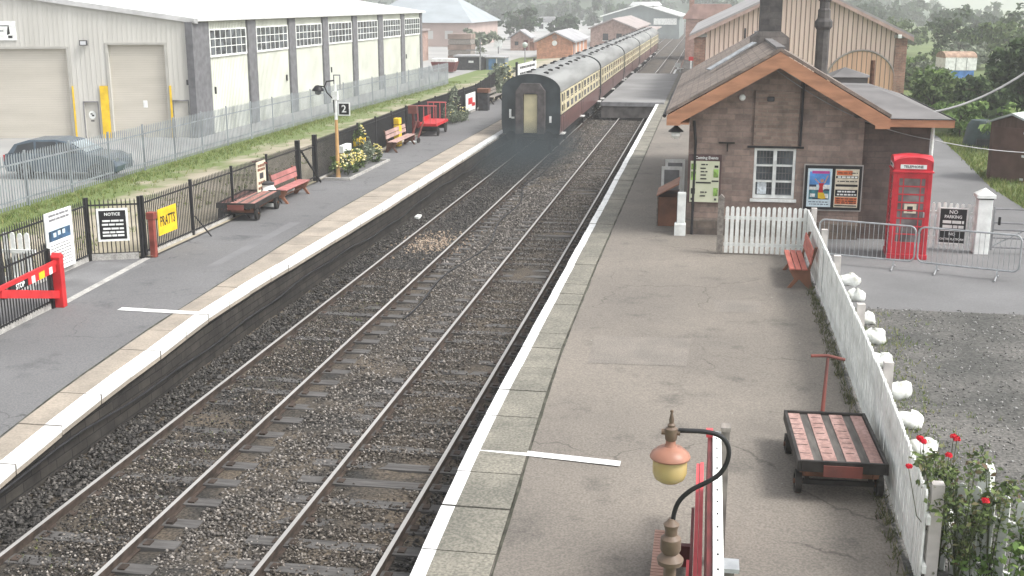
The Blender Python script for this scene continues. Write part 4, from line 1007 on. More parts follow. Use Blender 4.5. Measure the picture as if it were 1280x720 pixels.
trolley('low platform trolley with black rim and red boards beside the iron railings', (-13.25,32.1,.9), R(4), 2.5, 1.15, .5, timber_pink, ((.0,1.2,.45),(-.12,1.5,1.32)), .2)

# swan-necked lamp
lampbrown = mat('lamp_copper_brown', (.15,.108,.08), .5, .15, 4); lampcap = mat('lamp_dish_enamel', (.34,.165,.115), .4, .12, 3)
def fr(px, py, D):   # where a sight line from the camera meets the vertical plane Y = D (used only to lay out the bracket)
    th, ps, f = R(13.869), R(9.54), 1450.0
    F = Vector((-math.sin(ps)*math.cos(th), math.cos(ps)*math.cos(th), -math.sin(th))); Rr = Vector((math.cos(ps), math.sin(ps), 0)); U = Rr.cross(F)
    d = F*f + Rr*(px-640) - U*(py-360); return d*(D/d.y) + Vector((0,0,7))
LY = 8.6
bx = fr(838,690,LY).x
zb = zr(LY)
t = thing('swan_neck_lamp', 'swan-necked platform lamp with amber glass under a copper brown dish', 'lamp post', (bx,LY,zb))
zt = fr(838,655,LY).z - zb
part('post', MB().lathe([(.14,0),(.14,.1),(.09,.16),(.07,.5),(.075,.55),(.06,.6),(.05,zt-.3),(.052,zt-.29)], (0,0,0), 16), lampbrown, t, smooth=True)
part('post_head', MB().lathe([(.06,zt-.36),(.1,zt-.34),(.108,zt-.3),(.062,zt-.25),(.082,zt-.22),(.082,zt-.12),(.05,zt-.09),(.05,zt-.05),(.065,zt-.0),(.035,zt+.03),(.025,zt+.05)], (0,0,0), 16), lampbrown, t, smooth=True)
px = [(841,655),(843,640),(850,625),(865,612),(885,602),(900,592),(909,577),(911,562),(906,550),(896,543),(880,539.5),(862,538.5),(848,538)]
pts = [fr(x,y,LY) - Vector((bx,LY,zb)) for x, y in px]
sm = []
for i in range(len(pts)-1):
    p0 = pts[max(i-1,0)]; p1 = pts[i]; p2 = pts[i+1]; p3 = pts[min(i+2,len(pts)-1)]
    for k in range(4):
        q = k/4; sm.append(tuple(0.5*((2*p1)+(p2-p0)*q+(2*p0-5*p1+4*p2-p3)*q*q+(3*p1-p0-3*p2+p3)*q**3)))
sm.append(tuple(pts[-1]))
part('swan_neck', MB().tube(sm, .019, 10), soft_black, t, smooth=True)
hc = fr(839,540,LY) - Vector((bx,LY,zb))
part('finial', MB().lathe([(.02,-.09),(.045,-.06),(.05,-.02),(.05,.03),(.028,.045),(.032,.06),(.018,.075),(.02,.1),(.008,.16),(.014,.165),(.012,.18),(.0,.185)], tuple(hc), 14), lampbrown, t, smooth=True)
part('coupling', MB().tube([tuple(hc+Vector((-.075,0,0))),tuple(hc+Vector((.07,0,0)))], .024, 10), lampbrown, t)
dt = fr(838,562,LY) - Vector((bx,LY,zb)); dz = tuple(dt)
sh = part('lamp_dish', MB().lathe([(.035,.1),(.04,.05),(.05,.03),(.1,.012),(.15,-.03),(.16,-.055),(.156,-.066),(.13,-.065)], dz, 24), lampcap, t, smooth=True)
amber = mat('amber_lamp_glass', (.5,.35,.13), .25, .06, 3, col2=(.45,.36,.19), spec=.5)
part('glass_globe', MB().lathe([(.125,-.064),(.135,-.1),(.135,-.19),(.118,-.235),(.08,-.262),(.0,-.27)], dz, 24), amber, sh, smooth=True)

# seat and board below the lamp
t = thing('station_bench', 'red backed platform seat with crosswise slats beneath the swan-necked lamp', 'seat', (-.3,9.0,zr(11)))
mb = MB()
for i in range(51): mb.box(-.12,.12,.0+i*.07,.055+i*.07,.44,.47)
part('seat_slats', mb, mat('seat_slat_pink', (.42,.27,.22), .8, .15, 3, col2=(.3,.19,.15)), t)
part('seat_rail', MB().box(-.1,-.06,0,3.2,.38,.439).box(.06,.1,0,3.2,.38,.439), maroon, t)
part('back_board', MB().box(.33,.37,1.0,4.4,.78,.98).box(.375,.415,1.0,4.4,.75,1.0), red_pink, t)
part('back_board', MB().box(.26,.29,1.0,2.2,.66,.8), red_pink, t)
part('back_panel', MB().box(.29,.325,1.0,3.6,.2,.76), maroon, t)
for y in (.6,2.0,3.4): part('seat_leg', MB().box(-.1,.3,y-.04,y+.04,.0,.38), maroon, t)
t = thing('nameboard', 'long red board with bolted white edge and grey posts seen end on beneath the lamp', 'sign board', (.12,9.0,zr(11)))
part('red_face', MB().box(.02,.07,-.6,3.55,.9,1.72), maroon, t)
part('top_cap', MB().box(.0,.075,3.35,3.56,1.725,1.76), red_pink, t)
part('white_edge', MB().box(.073,.165,-.6,3.5,.9,1.75), white, t)
mb = MB()
for i in range(14): mb.box(.108,.124,-.4+i*.28,-.37+i*.28,1.7505,1.756)
part('bolt_heads', mb, soft_black, t)
part('post', MB().box(.17,.26,3.42,3.54,-.3,1.78), mat('post_weathered', (.17,.155,.14), .8, .2, 4), t); part('post_cap', MB().box(.16,.27,3.4,3.56,1.781,1.83), timber_grey, t)
part('post', MB().box(.17,.26,.35,.45,-.3,1.66), MATS['post_weathered'], t); part('bracket', MB().box(.165,.3,.3,.5,1.661,1.7), galv2, t)

# furniture by the building wall
t = thing('wooden_cabinet', 'red brown wooden cabinet with sloping lid against the platform side of the stone building', 'cabinet', (-1.02,32.55,.9))
part('body', MB().box(-.26,.26,-.35,.9,0,.82), timber_brown, t, bevel=.01)
part('lid', MB().prism([(-.31,.84),(.3,1.18),(.3,1.22),(-.31,.88)],'y',-.4,.95), mat('cabinet_lid', (.3,.15,.1), .7, .15, 3), t)
part('white_trim', MB().box(-.3,-.27,-.37,.92,.0,.85).box(.265,.29,-.37,.92,0,.85), timber_grey, t)
for i, (dx, dy, z) in enumerate(((-1.0,34.6,.9),(-.95,36.2,.9))):
    t = thing('notice_stand', ('white framed notice stand by the stone wall just beyond the wooden cabinet','white framed notice stand further along the stone wall behind the first stand')[i], 'notice stand', (dx,dy,z))
    part('board', MB().box(-.3,.3,-.02,.02,.35,1.35), white, t); part('sheet', MB().box(-.22,.22,-.028,-.021,.45,1.25), mgrey, t)
    part('leg', MB().box(-.28,-.23,-.16,.16,0,.349), white, t); part('leg', MB().box(.23,.28,-.16,.16,0,.349), white, t)

# ------------------------------------------------------------------ far platform: iron railings
def railing(name, label, segs, h=1.47, post_extra=.0, group=None):
    """segs: list of (start, end); one thing with a grille panel and posts for every bay"""
    a0 = Vector(segs[0][0]); t = thing(name, label, 'fence', a0)
    for (a, b) in segs:
        a = Vector(a); b = Vector(b); d = (b-a); L = d.length; d.normalize(); n = max(1, round(L/2.7)); 
        for k in range(n):
            p = a + d*(L*k/n) - a0; q = a + d*(L*(k+1)/n) - a0; l = L/n
            mb = MB(); m_ = int(l/.095)
            for i in range(1, m_):
                c = p + (q-p)*(i/m_); mb.tube([c+Vector((0,0,.12)), c+Vector((0,0,h-.02)), c+Vector((0,0,h+.03))], [.0145,.0145,.003], 4)
            for z in (.16, h-.12): mb.bar(p+Vector((0,0,z)), q+Vector((0,0,z)), .012, .04)
            part('railing_grille', mb, soft_black, t)
            part('post', MB().box(p.x-.035,p.x+.035,p.y-.035,p.y+.035,-.05,h+.07), soft_black, t)
            part('kerb_panel', MB().bar(p+d*.06+Vector((-.03,0,.05)), q-d*.06+Vector((-.03,0,.05)), .06, .22), concrete, t)
        q = b - a0; part('post', MB().box(q.x-.035,q.x+.035,q.y-.035,q.y+.035,-.05,h+.07), soft_black, t)
        
    return t
Z = .9
tm = railing('iron_railings', 'long black iron railings along the back of the far platform with concrete kerb', [((-13.47,25.95,Z),(-13.36,36.6,Z)), ((-13.34,38.4,Z),(-13.55,54.0,Z)), ((-13.55,54.0,Z),(-13.2,66.0,Z)), ((-13.2,66.0,Z),(-14.6,82.0,Z))])
for y in (28.7, 31.4, 34.0): part('stay', MB().bar((.06,y-25.95,.55),(.5,y-25.95,.0),.03,.03), soft_black, tm)
t = railing('iron_railings', 'black iron railings around the recess carrying the black and white notices', [((-14.5,21.6,Z),(-14.62,25.35,Z)), ((-14.62,25.4,Z),(-13.5,25.85,Z))])
t = railing('iron_railings', 'black iron railings running from the red gate post towards the near platform ramp', [((-12.95,13.5,zl(16)),(-13.08,21.1,Z))], h=1.36)
# gate in the railings: two stout posts and a diagonal stay
t = thing('railing_gate', 'black iron gate between stout posts in the long railings', 'gate', (-13.36,36.65,Z))
for y in (.0, 1.72): part('gate_post', MB().box(-.07,.07,y-.07,y+.07,-.05,1.65), black, t)
mb = MB()
for i in range(1,14): mb.tube([(0,.07+1.58*i/14,.1),(0,.07+1.58*i/14,1.35)], .0115, 4)
for z in (.2,1.25): mb.box(-.02,.02,.075,1.645,z-.02,z+.02)
part('gate_grille', mb, soft_black, t)
part('diagonal_stay', MB().bar((.08,.1,1.3),(.25,1.5,.05),.05,.05), black, t)

# signs on the railings
t = thing('history_poster', 'tall white poster with a blue carriage photograph on the recessed railings', 'poster', (-14.50,23.35,1.04), R(91.8))
part('board', MB().box(0,1.18,-.03,0,0,1.36), white, t)
fl2 = lambda n_, r_, m_, k: flat(t, n_, r_, m_, -.0305-.001*k-.0008, -.0305-.001*k+.0002)
fl2('carriage_photo', [(.1,1.06,.7,1.0)], mat('photo_blue', (.06,.14,.25), .4, .5, 5, col2=(.015,.03,.05)), 1); fl2('photo_sky', [(.1,1.06,.94,1.0)], pale_blue, 2)
fl2('photo_print', [(.3,.42,.78,.88),(.5,.62,.8,.9),(.7,.82,.8,.9)], pale_blue, 2)
fl2('heading', scr(8,.15,1.05,(1.28,1.18),.05,(.12,.3)), mgrey, 2)
fl2('body_text', scr(9,.12,1.06,(.6,.53,.46,.39,.32,.25,.18,.1),.022,(.06,.2)), mgrey, 2)
t = thing('railing_notice', 'black notice in white frame fixed to the short railings facing the camera side', 'notice', (-14.36,25.47,1.42), R(22))
part('board', MB().box(0,.62,-.03,0,0,.7), black, t); part('frame', MB().box(-.05,.67,-.036,0,-.05,-.001).box(-.05,.67,-.036,0,.701,.75).box(-.05,-.001,-.036,0,-.001,.701).box(.621,.67,-.036,0,-.001,.701), white, t)
text('NOTICE', .1, white, t, .31, -.032, .61); flat(t, 'small_print', scr(12,.06,.56,(.45,.36,.26,.17,.09),.045,(.1,.22),.02), white, -.0335, -.0305)
t = thing('enamel_sign', 'yellow enamel sign with black capitals hung on the long railings', 'sign', (-13.4,26.55,1.32), R(89.4))
part('plate', MB().box(0,1.0,-.02,0,0,.66), yellow, t); text('PRATTS', .36, black, t, .5, -.021, .33, sx=.66)
solo('red_pillar_box', MB().box(-.07,.07,-.07,.07,0,1.05).box(-.1,.1,-.1,.1,.95,1.12), mat('dull_red_post', (.25,.06,.045), .7, .2, 4), 'dull red wooden post with square head at the end of the long railings', 'post', (-13.3,26.05,.9), bevel=.01)
# red gate with STOP plate
t = thing('swing_gate', 'red swing gate with white and yellow panels and STOP plate', 'gate', (-12.98,21.25,.9), R(-84.5))
part('gate_post', MB().box(-.09,.09,-.09,.09,0,1.02).prism([(-.1,1.02),(.1,1.02),(.1,1.06),(0,1.14),(-.1,1.06)],'y',-.1,.1), red, t, bevel=.01)
top = lambda x: .97 + .0*x
mb = MB(); mb.add([(.09,-.03,top(0)-.05),(2.5,-.03,top(0)-.05),(2.5,.03,top(0)-.05),(.09,.03,top(0)-.05),(.09,-.03,top(0)+.03),(2.5,-.03,top(0)+.03),(2.5,.03,top(0)+.03),(.09,.03,top(0)+.03)], [(0,3,2,1),(4,5,6,7),(0,1,5,4),(1,2,6,5),(2,3,7,6),(3,0,4,7)])
part('top_rail', mb, red, t); part('bottom_rail', MB().bar((.09,0,.28),(2.35,0,.86),.06,.16), red, t)
def gp(nm, a, b, m):
    mb = MB(); q = [(a,top(a)-.2),(b,top(b)-.2),(b,top(b)-.055),(a,top(a)-.055)]; mb.prism(q, 'y', -.02, .02); return part(nm, mb, m, t)
xs = [.12,.28,.42,.62,.86,1.02,1.16,1.3]
for i, c in enumerate((red,white,red,yellow,red,white,red)): gp('panel', xs[i], xs[i+1], c)
o = gp('stop_plate', 1.32, 2.0, black)
tx = text('STOP', .15, white, o, 0, 0, 0, sx=.95); tx.data.transform(Matrix.Translation((1.63, .022, top(1.63)-.125)) @ Matrix.Rotation(R(180),4,'Z'))
t = thing('picket_gate', 'white round-topped picket gate behind the red swing gate', 'gate', (-15.7,22.0,.9), R(3))
part('picket_slats', pickets(1.75, 1.34, .1, .165, True, 6), white_old, t); add_rails(t, 1.75,(.35,.95),n=1,y0=-.055,y1=-.013)

# platform lamp number 2
t = thing('platform_lamp', 'tall lamp post with numeral 2 plate and dark lantern in the flower bed', 'lamp post', (-12.95,39.6,.9))
orng = mat('buff_lamp_paint', (.5,.3,.13), .6, .12, 3)
part('post', MB().tube([(0,0,0),(0,0,.25),(0,0,2.05)], [.09,.07,.055], 10), orng, t); part('upper_post', MB().tube([(0,0,2.052),(0,0,3.3)], [.055,.045], 10), white_old, t)
part('collar', MB().box(-.09,.09,-.09,.09,2.75,3.05), white_old, t)
part('top_frame', MB().box(-.05,-.02,-.02,.02,3.3,3.62).box(.17,.2,-.02,.02,3.1,3.62).box(-.02,.17,-.02,.02,3.585,3.62), mgrey, t)
P = [(-.05,-.02,2.3),(-.06,-.02,2.75),(-.3,-.02,3.0),(-.38,-.02,3.2),(-.3,-.02,3.38),(-.02,-.02,3.42)]
part('swan_neck', MB().tube(P, .025, 8), black, t, smooth=True)
hd = part('lantern_head', MB().lathe([(.03,.2),(.1,.18),(.2,.06),(.21,.0),(.05,.0)], (-.62,-.02,3.05), 14), black, t, smooth=True)
part('lantern_glass', MB().lathe([(.12,-.005),(.11,-.1),(.04,-.14)], (-.62,-.02,3.05), 12), glass_gr, hd, smooth=True); part('lantern_arm', MB().tube([(-.38,-.02,3.2),(-.58,-.02,3.22)], .022, 8), black, hd)
n2 = part('number_plate', MB().box(.09,.53,-.045,-.02,2.2,2.66), white, t); part('plate_face', MB().box(.13,.49,-.05,-.0455,2.24,2.62), black, n2)
text('2', .36, white, n2, .31, -.051, 2.43)

# benches and barrows on the far platform
bench('red bench facing the track beside the low trolley on the far platform', (-13.18,33.85,.9), R(90), 2.2, mat('pinkish_bench', (.42,.17,.16), .6, .15, 2), timber_brown)
bench('weathered pink bench before the yellow cans on the far platform', (-13.1,46.6,.9), R(90), 3.2, mat('weathered_pink_bench', (.42,.28,.25), .7, .15, 2), rust)
bench('grey bench on the far platform close to the rear coach', (-13.35,70.2,.9), R(90), 3.2, timber_grey, iron_dk)
t = thing('luggage_barrow', 'bright red luggage barrow with tall hooped ends by the railings', 'barrow', (-12.85,53.9,.9), R(90))
part('deck', MB().box(-1.25,1.25,-.45,.45,.48,.6), red, t)
for x in (-1.22, .8):
    mb = MB(); 
    for y in (-.43,-.15,.15,.43): mb.tube([(x,y,.58),(x,y,1.4)], .02, 6)
    mb.tube([(x,-.47,1.42),(x,.47,1.42)], .03, 6); part('end_rail', mb, mat('pale_red_tube', (.5,.12,.12), .5, .1, 3), t)
part('side_board', MB().box(-.2,1.24,.4,.45,.605,.8), red, t)
for x in (-.8,.8):
    for y in (-.42,.42):
        mb = MB(); mb.lathe([(.05,-.03),(.2,-.03),(.2,.03),(.05,.03)], (0,0,0), 16); mb.v = [(x+a, y+c, .21+b) for a,b,c in mb.v]; part('wheel', mb, iron_dk, t)
part('axle', MB().box(-.85,-.75,-.4,.4,.2,.499), iron_dk, t); part('axle', MB().box(.75,.85,-.4,.4,.2,.499), iron_dk, t)
# yellow cans stacked by the railings
for i in range(4):
    z = .9 + .42*i; mb = MB().box(-.19,.19,-.15,.15,0,.34)
    t = thing('oil_can', ('yellow can at the bottom of the stack behind the pink bench','yellow can second from the bottom of the stack by the railings','yellow can third up in the stack by the railings','yellow can topmost in the stack by the railings')[i], 'can', (-13.24,48.9,.9+.315*i), R(85), 'yellow cans stacked by the railings')
    part('body', MB().box(-.17,.17,-.13,.13,0,.28), yellow, t, bevel=.03); part('cap', MB().lathe([(.04,.28),(.04,.314)], (.1,0,0), 8), dgrey, t)
t = thing('fire_bucket_stand', 'dull red bucket stand on a slim post beside the red barrow', 'bucket stand', (-13.15,51.3,.9))
part('post', MB().box(-.05,.05,-.05,.05,0,1.2), maroon, t); part('hood', MB().box(-.2,.2,-.16,.16,1.2,1.55), red_old, t); part('bucket', MB().lathe([(.08,.55),(.13,.85),(.12,.85)], (.2,0,0), 10), maroon, t)
t = thing('flat_sack_barrow', 'small red and white sack barrow resting by the bench end', 'barrow', (-12.7,50.2,.9), R(70))
part('frame', MB().bar((0,0,.1),(.5,0,.9),.06,.05).bar((0,.35,.1),(.5,.35,.9),.06,.05), red_old, t); part('plate', MB().box(-.15,.15,-.02,.37,.02,.06), white_old, t)
for y in (-.06,.41):
    mb = MB(); mb.lathe([(.03,-.02),(.12,-.02),(.12,.02),(.03,.02)], (0,0,0), 12); mb.v = [(a, y+c, .12+b) for a,b,c in mb.v]; part('wheel', mb, iron_dk, t)
t = thing('milk_churn_stand', 'white lidded bin standing between the trolley handle and the railings', 'bin', (-13.25,34.0-.45,.9))
part('body', MB().lathe([(.24,0),(.27,.1),(.27,.5),(.2,.6),(.2,.66)], (0,0,0), 16), white, t, smooth=True); part('lid', MB().lathe([(.22,.665),(.22,.72),(.05,.76)], (0,0,0), 16), dgrey, t, smooth=True)
t = thing('enamel_sign', 'cream enamel sign with faded pictures on the railings above the white bin', 'sign', (-13.36,33.0,1.35), R(89.4))
part('plate', MB().box(0,.7,-.02,0,0,.95), cream, t); flat(t, 'faded_print', scr(15,.06,.64,(.82,.7,.3,.14),.08,(.1,.25)), timber_brown, -.0235, -.0205); flat(t, 'emblem', [(.2,.5,.42,.6)], dgrey, -.0235, -.0205)
t = thing('platform_sign', 'red and white sign propped on the far railings beyond the garden bed', 'sign', (-13.05,62.4,1.15), R(88))
part('plate', MB().box(0,2.2,-.03,0,0,.95), white, t); flat(t, 'red_marking_print', [(.5,1.5,.35,.7),(1.3,2.1,.2,.4)], red, -.034, -.0305)
t = thing('litter_bin', 'grey square litter bin with timber hood near the rear coach', 'litter bin', (-12.8,66.4,.9))
part('body', MB().box(-.28,.28,-.3,.3,0,.95), dgrey, t, bevel=.02); part('hood', MB().box(-.33,.33,-.35,.35,1.02,1.25), timber_brown, t); part('hood_post', MB().box(-.27,.27,-.29,-.25,.951,1.02), dgrey, t)
for i, (x, y, lab) in enumerate(((-13.25,41.4,'dark plant trough on the railings behind the yellow daisies'),(-13.28,43.4,'yellow edged trough on the railings above the lavender'))):
    t = thing('wall_trough', lab, 'planter', (x,y,1.6), R(90))
    part('trough', MB().box(-.5,.5,-.1,.1,0,.25), (white_old, yellow)[i], t)
    for j in range(2): part('slat', MB().box(-.5,.5,-.13,-.101,-.35+j*.16,-.25+j*.16), (white_old, timber_brown)[i], t)
t = thing('station_nameboard', 'white station nameboard with black lettering rows above the rear coach', 'nameboard', (-12.6,77.2,.9), R(86))
part('board', MB().box(0,5.6,-.05,0,1.1,2.05), white, t); flat(t, 'lettering', scr(31,.5,5.2,(1.8,1.4),.16,(.3,.6),.1), soft_black, -.055, -.0505)
for x in (.1,5.5): part('post', MB().box(x-.08,x+.08,0.001,.15,0,2.2), black, t)
# ------------------------------------------------------------------ planting
leaf_dk = island_mat('dark_leaves', [(.028,.045,.024),(.045,.072,.032),(.065,.1,.042),(.1,.145,.062)], trans=.25)
leaf_md = island_mat('mid_leaves', [(.045,.07,.028),(.075,.115,.042),(.11,.16,.06),(.17,.22,.09)], trans=.25)
leaf_lt = island_mat('light_leaves', [(.07,.12,.035),(.115,.19,.055),(.17,.265,.08),(.24,.33,.11)], trans=.3)
leaf_gy = island_mat('grey_leaves', [(.08,.1,.07),(.13,.16,.11),(.19,.22,.16),(.28,.3,.22)], trans=.2)
leaf_far = island_mat('far_leaves', [(.025,.045,.025),(.04,.07,.032),(.055,.09,.04)], trans=.2)
bark = mat('bark', (.09,.07,.055), .9, .25, 5, bump=.3)
petal_w = island_mat('pale_petals', [(.75,.75,.62),(.8,.74,.3),(.75,.6,.08),(.8,.8,.76)]); petal_r = island_mat('red_petals', [(.5,.01,.03),(.65,.02,.04),(.75,.06,.07)])
def trunk_mb(h, r, seed, limbs=5, spread=1.0):
    g = random.Random(seed); mb = MB(); pts = [(g.uniform(-.08,.08)*h*k/4*.4, g.uniform(-.08,.08)*h*k/4*.4, h*k/4) for k in range(5)]
    mb.tube(pts, [r*(1-.17*k) for k in range(5)], 7)
    for i in range(limbs):
        z = h*g.uniform(.4,.95); a = g.uniform(0,6.28); b = (0,0,z); L = spread*g.uniform(.5,1)
        mb.tube([b,(math.cos(a)*L*.5,math.sin(a)*L*.5,z+L*.35),(math.cos(a)*L,math.sin(a)*L,z+L*.5)], [r*.45,r*.3,r*.12], 5)
    return mb
def tree(name, label, loc, h, r, m, leaf, n, seed, trunk=.25, kind='tree', group=None, squash=1.0):
    t = thing(name, label, kind, loc, 0, group); g = random.Random(seed)
    zc = h*(trunk+(1-trunk)*.5); rz = h*(1-trunk)*.5
    bl_ = [(0,0,zc,r*.7,r*.7,rz*.85)]
    for i in range(7):
        a = i*2.4+g.uniform(-.4,.4); q = g.uniform(-.65,.75); rr = r*.62*math.sqrt(max(.1,1-q*q))
        bl_.append((math.cos(a)*rr, math.sin(a)*rr, zc+q*rz*.8, r*g.uniform(.34,.5), r*g.uniform(.34,.5), rz*g.uniform(.28,.42)))
    part('trunk', trunk_mb(h*.7, max(.04,h*.022), seed, 6, r*.7), bark, t)
    quads_obj('crown', leaf_cloud(bl_, n, leaf, seed), m, t); return t
# rose bush in the corner of the pickets
def bush_stems(n, h, r, seed, rad=.012):
    g = random.Random(seed); mb = MB(); tips = []
    for i in range(n):
        a = g.uniform(0,6.28); L = r*g.uniform(.3,1); hh = h*g.uniform(.7,1.05)
        mb.tube([(math.cos(a)*.06,math.sin(a)*.06,0),(math.cos(a)*L*.45,math.sin(a)*L*.45,hh*.6),(math.cos(a)*L,math.sin(a)*L,hh)], [rad,rad*.8,rad*.4], 5); tips.append((math.cos(a)*L,math.sin(a)*L,hh))
    return mb, tips
rb_loc = (2.75,12.55,zr(12.4)-.05)
rose_lv = island_mat('rose_leaves', [(.05,.065,.04),(.085,.12,.05),(.13,.18,.065),(.2,.26,.1),(.16,.11,.075)], trans=.3)
def cane_plant(t, loc, bases, h, arch, n, seed, leaf, nleaf, lm, rad=.006, lean=(0,0)):
    """arching canes from several roots with leaves strung along them"""
    g = random.Random(seed); gg = np.random.default_rng(seed); mb = MB(); L = []
    for i in range(n):
        bx_, by_ = bases[i % len(bases)]; a = g.uniform(0,6.28); hh = h*g.uniform(.5,1.05); q = arch*g.uniform(.3,1)
        pts = [Vector((bx_,by_,0)), Vector((bx_+math.cos(a)*q*.3+lean[0]*.3,by_+math.sin(a)*q*.3+lean[1]*.3,hh*.55)), Vector((bx_+math.cos(a)*q*.7+lean[0]*.7,by_+math.sin(a)*q*.7+lean[1]*.7,hh*.92)), Vector((bx_+math.cos(a)*q+lean[0],by_+math.sin(a)*q+lean[1],hh*g.uniform(.82,1.05)))]
        mb.tube(pts, [rad,rad*.8,rad*.6,rad*.35], 5)
        for k in range(nleaf):
            u = g.uniform(.5,3) ; j = min(int(u),2); p = pts[j].lerp(pts[j+1], u-j); L.append(tuple(p + Vector((g.gauss(0,.05),g.gauss(0,.05),g.gauss(0,.04)))))
    part('stem', mb, mat('rose_stem', (.07,.085,.04), .7, .2, 4), t)
    P = np.array(L); k = len(P); nr = gg.normal(size=(k,3))*.7+np.array([0,0,.9]); nr /= np.linalg.norm(nr,axis=1)[:,None]
    tt = np.cross(nr,gg.normal(size=(k,3))); tt /= np.linalg.norm(tt,axis=1)[:,None]; uu = np.cross(nr,tt); s_ = leaf*gg.uniform(.6,1.4,k)[:,None]
    quads_obj('foliage', np.stack([P-tt*s_*.9,P-uu*s_*.5+nr*s_*.15,P+tt*s_*.9,P+uu*s_*.5+nr*s_*.15],1).reshape(-1,3), lm, t)
t = thing('rose_bush', 'straggling rose bush with red blooms growing through the corner pickets', 'rose bush', rb_loc)
cane_plant(t, rb_loc, [(0,0),(.2,.0),(.5,-.15),(.9,-.45),(.15,-.3)], 1.75, .55, 36, 5, .042, 62, rose_lv, .007)
def bloom(P, r, seed, m, n=26):
    g = np.random.default_rng(seed); d = g.normal(size=(n,3)); d /= np.linalg.norm(d,axis=1)[:,None]; d[:,2] = np.abs(d[:,2])*.7
    p = np.array(P)+d*r*g.uniform(.25,.7,n)[:,None]; u = np.cross(d,g.normal(size=(n,3))); u /= np.linalg.norm(u,axis=1)[:,None]; v = np.cross(d,u); s = r*.5
    return np.stack([p-u*s,p-v*s+d*s*.5,p+u*s,p+v*s+d*s*.5],1).reshape(-1,3)
for i, (px_, py_, D) in enumerate(((1150,548,12.6),(1192,546,12.9),(1186,569,12.5),(1136,583,12.3),(1232,626,11.8),(1196,549,12.85),(1154,552,12.55))):
    p = fr(px_, py_, D) - Vector(rb_loc); quads_obj('rose_bloom', bloom(p, .047, 40+i, petal_r, 44), petal_r, t)
    part('stem', MB().tube([(.1*i-.1,-.05*i,.2),(p.x*.7,p.y*.8,p.z*.6),(p.x,p.y,p.z-.02)], [.006,.005,.004], 5), MATS['rose_stem'], t)
t = thing('climbing_shrub', 'bright green leafy shrub sprawling over the corner pickets below the roses', 'shrub', (3.7,11.75,.35))
cane_plant(t, None, [(0,0),(.35,-.3),(.7,-.5),(-.35,.3)], 1.3, .55, 30, 9, .05, 44, leaf_lt, .005)
t = thing('low_border_plants', 'grey green ground plants filling the border at the foot of the corner pickets', 'border plants', (2.75,11.75,.35))
cane_plant(t, None, [(0,0),(.4,-.2),(.1,.4),(.8,-.5),(.3,.1)], .55, .35, 40, 12, .035, 30, leaf_gy, .004)
# flower bed at the lamp
solo('flower_bed_edging', MB().box(-13.25,-12.3,38.9,39.0,.905,.99).box(-12.4,-12.3,39.0,44.2,.905,.98).box(-13.25,-12.4,44.1,44.2,.905,.98), concrete, 'low concrete edging around the daisy bed at the lamp post', 'edging', (-12.8,38.9,.9), world=True)
def flower(name, label, loc, blobs, n, leaf, m, seed, fl_n=0, fm=None, fs=.05, spread=(1,1,1)):
    t = thing(name, label, 'plant', loc); g = random.Random(seed)
    mb, tips = bush_stems(8, blobs[0][2]+.3, .5, seed, .01); part('stem', mb, MATS['rose_stem'], t)
    quads_obj('foliage', leaf_cloud(blobs, n, leaf, seed), m, t)
    if fl_n:
        gg = np.random.default_rng(seed); V = []
        for i in range(fl_n):
            b = blobs[g.randrange(len(blobs))]; d = gg.normal(size=3); d /= np.linalg.norm(d); d[2] = abs(d[2]); d[0] = abs(d[0])
            V.append(bloom(np.array(b[:3])+d*np.array(b[3:])*1.05, fs, seed+i, None, 7))
        quads_obj('flower_blossoms', np.concatenate(V), fm, t)
    return t
flower('daisy_clump', 'clump of white and yellow daisies at the foot of the lamp post', (-12.85,40.3,.9), [(-.1,-.3,.4,.42,.6,.35),(.05,.7,.45,.4,.6,.38)], 900, .07, leaf_md, 3, 95, petal_w, .065)
flower('lavender_bush', 'grey green rounded bush behind the daisies', (-12.95,42.6,.9), [(0,0,.5,.42,.7,.5)], 900, .06, leaf_gy, 4)
flower('yellow_flower_clump', 'clump of yellow flowers at the far end of the lamp bed', (-12.8,43.7,.9), [(0,0,.35,.32,.45,.35)], 500, .06, leaf_md, 5, 30, petal_w, .05)
flower('tall_garden_shrub', 'tall thin garden shrub with pale blooms against the railings', (-13.2,43.0,.9), [(0,0,1.0,.25,.4,.5)], 220, .06, leaf_md, 6, 12, petal_w, .06)
flower('garden_bush', 'bushy grey green plants in the bed beyond the red barrow', (-12.9,58.6,.9), [(0,0,.55,.5,1.0,.55),(.2,1.4,.4,.4,.8,.4)], 1100, .08, leaf_gy, 7, 20, petal_w, .05)
flower('tall_weed', 'tall feathery plant rising against the railings beyond the red barrow', (-13.2,60.2,.9), [(0,0,1.2,.3,.7,.8)], 350, .08, leaf_gy, 8)
flower('railing_shrub', 'big straggly shrub by the railings where they meet the rear coach', (-13.9,79.0,.6), [(0,0,1.2,1.0,2.0,1.1),(.6,-2.6,.8,.8,1.5,.8),(-.6,2.5,1.2,.8,1.6,1.0)], 1600, .15, leaf_gy, 9, 40, petal_w, .08)

